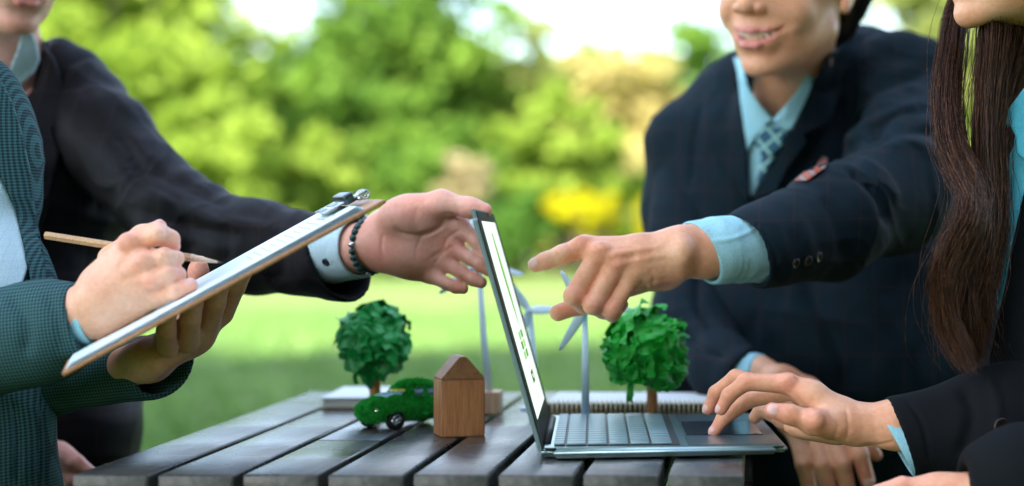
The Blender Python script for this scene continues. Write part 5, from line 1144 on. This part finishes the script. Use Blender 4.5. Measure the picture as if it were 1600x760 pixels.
trousers(wr, (.38, 1.76, .45), (.20, 1.42, .50), (.42, 1.40, .50), BLACKW, (.22, 1.55, .1), (.44, 1.52, .1), .08)
# long hair: many thin strands between guide curves
HM = NT('brown_hair'); v = HM.coord((14, 14, .8)); g = HM.noise(v, 30, 3, .6); HM.l(HM.ramp(g, [(.3, (0.018, 0.0065, 0.004)), (.5, (0.055, 0.021, 0.010)), (.70, (0.26, 0.105, 0.045))]), HM.b.inputs['Base Color']); HM.set(Roughness=.42); HM.b.inputs['Specular IOR Level'].default_value = .25; HM = HM.m
rs = np.random.RandomState(77)
guides = [  # px, py, Y from the temple down to the tip; left to right
 [(1560, -150, 1.80), (1494, 0, 1.73), (1478, 80, 1.69), (1470, 160, 1.65), (1476, 230, 1.61), (1496, 290, 1.58), (1502, 330, 1.55), (1480, 380, 1.55), (1470, 430, 1.555), (1477, 490, 1.56), (1492, 545, 1.56), (1508, 578, 1.56)],
 [(1566, -150, 1.80), (1500, 0, 1.735), (1487, 80, 1.695), (1484, 160, 1.655), (1490, 230, 1.615), (1512, 285, 1.585), (1516, 330, 1.56), (1494, 390, 1.56), (1482, 440, 1.56), (1484, 500, 1.565), (1498, 550, 1.565), (1512, 580, 1.565)],
 [(1574, -150, 1.80), (1510, 0, 1.74), (1496, 80, 1.70), (1493, 160, 1.66), (1500, 230, 1.62), (1522, 290, 1.59), (1522, 350, 1.57), (1500, 410, 1.57), (1490, 460, 1.57), (1492, 510, 1.57), (1504, 550, 1.57), (1514, 572, 1.57)],
 [(1600, -60, 1.68), (1545, 20, 1.66), (1540, 90, 1.65), (1536, 160, 1.64), (1532, 230, 1.63), (1532, 300, 1.62), (1530, 360, 1.61), (1518, 420, 1.60), (1508, 470, 1.60), (1506, 515, 1.60), (1512, 550, 1.60), (1516, 566, 1.60)],
 [(1630, -60, 1.70), (1580, 20, 1.68), (1568, 90, 1.67), (1556, 160, 1.66), (1547, 230, 1.65), (1544, 300, 1.64), (1540, 360, 1.63), (1532, 420, 1.62), (1526, 470, 1.61), (1520, 510, 1.61), (1518, 540, 1.61), (1518, 560, 1.61)],
 [(1680, -60, 1.72), (1640, 20, 1.70), (1618, 90, 1.69), (1588, 160, 1.68), (1566, 230, 1.665), (1558, 300, 1.655), (1553, 360, 1.64), (1548, 420, 1.63), (1542, 470, 1.62), (1534, 510, 1.62), (1526, 540, 1.62), (1520, 560, 1.62)]]
Gd = np.array([[list(P(*q)) for q in g_] for g_ in guides])
strV = []; strF = []; off = 0; NS = 4200
for i in range(NS):
    r_ = rs.rand(); gi = (rs.rand() * 2.05) if r_ < .42 else (2.95 + rs.rand() * 2.05); gi = min(gi, 4.999)
    a = int(gi); t = gi - a; c = Gd[a] * (1 - t) + Gd[min(a + 1, 5)] * t
    lock = int(gi * 9); lr = np.random.RandomState(lock + 3); ph = lr.rand(3) * 6; s_ = np.linspace(0, 1, len(c))[:, None]
    c = c + np.concatenate([(np.sin(s_ * 13 + ph[0] * .4) * .0045 + np.sin(s_ * 22 + ph[2]) * .0015) * np.minimum(1, s_ * 1.6), np.sin(s_ * 11 + ph[1]) * .013 * s_, np.zeros_like(s_)], 1)
    c = c + rs.randn(3) * np.array([.0035, .012, .004]) * (1 - .35 * s_) + np.cumsum(rs.randn(*c.shape) * .0009, 0)
    if rs.rand() < .03: c = c + np.cumsum(rs.randn(*c.shape) * np.array([.0045, .003, .001]), 0)
    end = 1 - .22 * rs.rand() ** 2; pts = np.array(spline(c, 3)); pts = pts[:max(6, int(len(pts) * end))]; n_ = len(pts)
    d = np.gradient(pts, axis=0); d /= np.linalg.norm(d, axis=1)[:, None]; sx = np.cross(d, [0, 1, 0]); sx /= np.linalg.norm(sx, axis=1)[:, None]; sy = np.cross(d, sx)
    w_ = (.00032 * (1 - .8 * np.linspace(0, 1, n_) ** 3))[:, None]
    ring = np.stack([pts + sx * w_, pts - sx * w_ * .5 + sy * w_ * .87, pts - sx * w_ * .5 - sy * w_ * .87], 1).reshape(-1, 3); strV.append(ring)
    b0 = np.arange(n_ - 1) * 3
    for q in range(3): strF.append(np.stack([b0 + q, b0 + (q + 1) % 3, b0 + 3 + (q + 1) % 3, b0 + 3 + q], 1) + off)
    off += len(ring)
hr = wr.part('hair', np.concatenate(strV), np.concatenate(strF), HM)
V, Q = surf([ell((0, .042, .158), (.086, .104, .092), .01), neg(ell((0, -.060, .080), (.070, .080, .088), .01), .01), cone((-.055, .04, .12), (-.045, .09, -.02), .030, .035, .02), cone((.055, .04, .12), (.045, .09, -.02), .030, .035, .02)], .003)
V = folds(V, Q, .0015, (1, 0, 0), .005, 8); wr.part('hair_cap', np.array([MR @ Vector(v) for v in V], np.float32), Q, HM, hr)
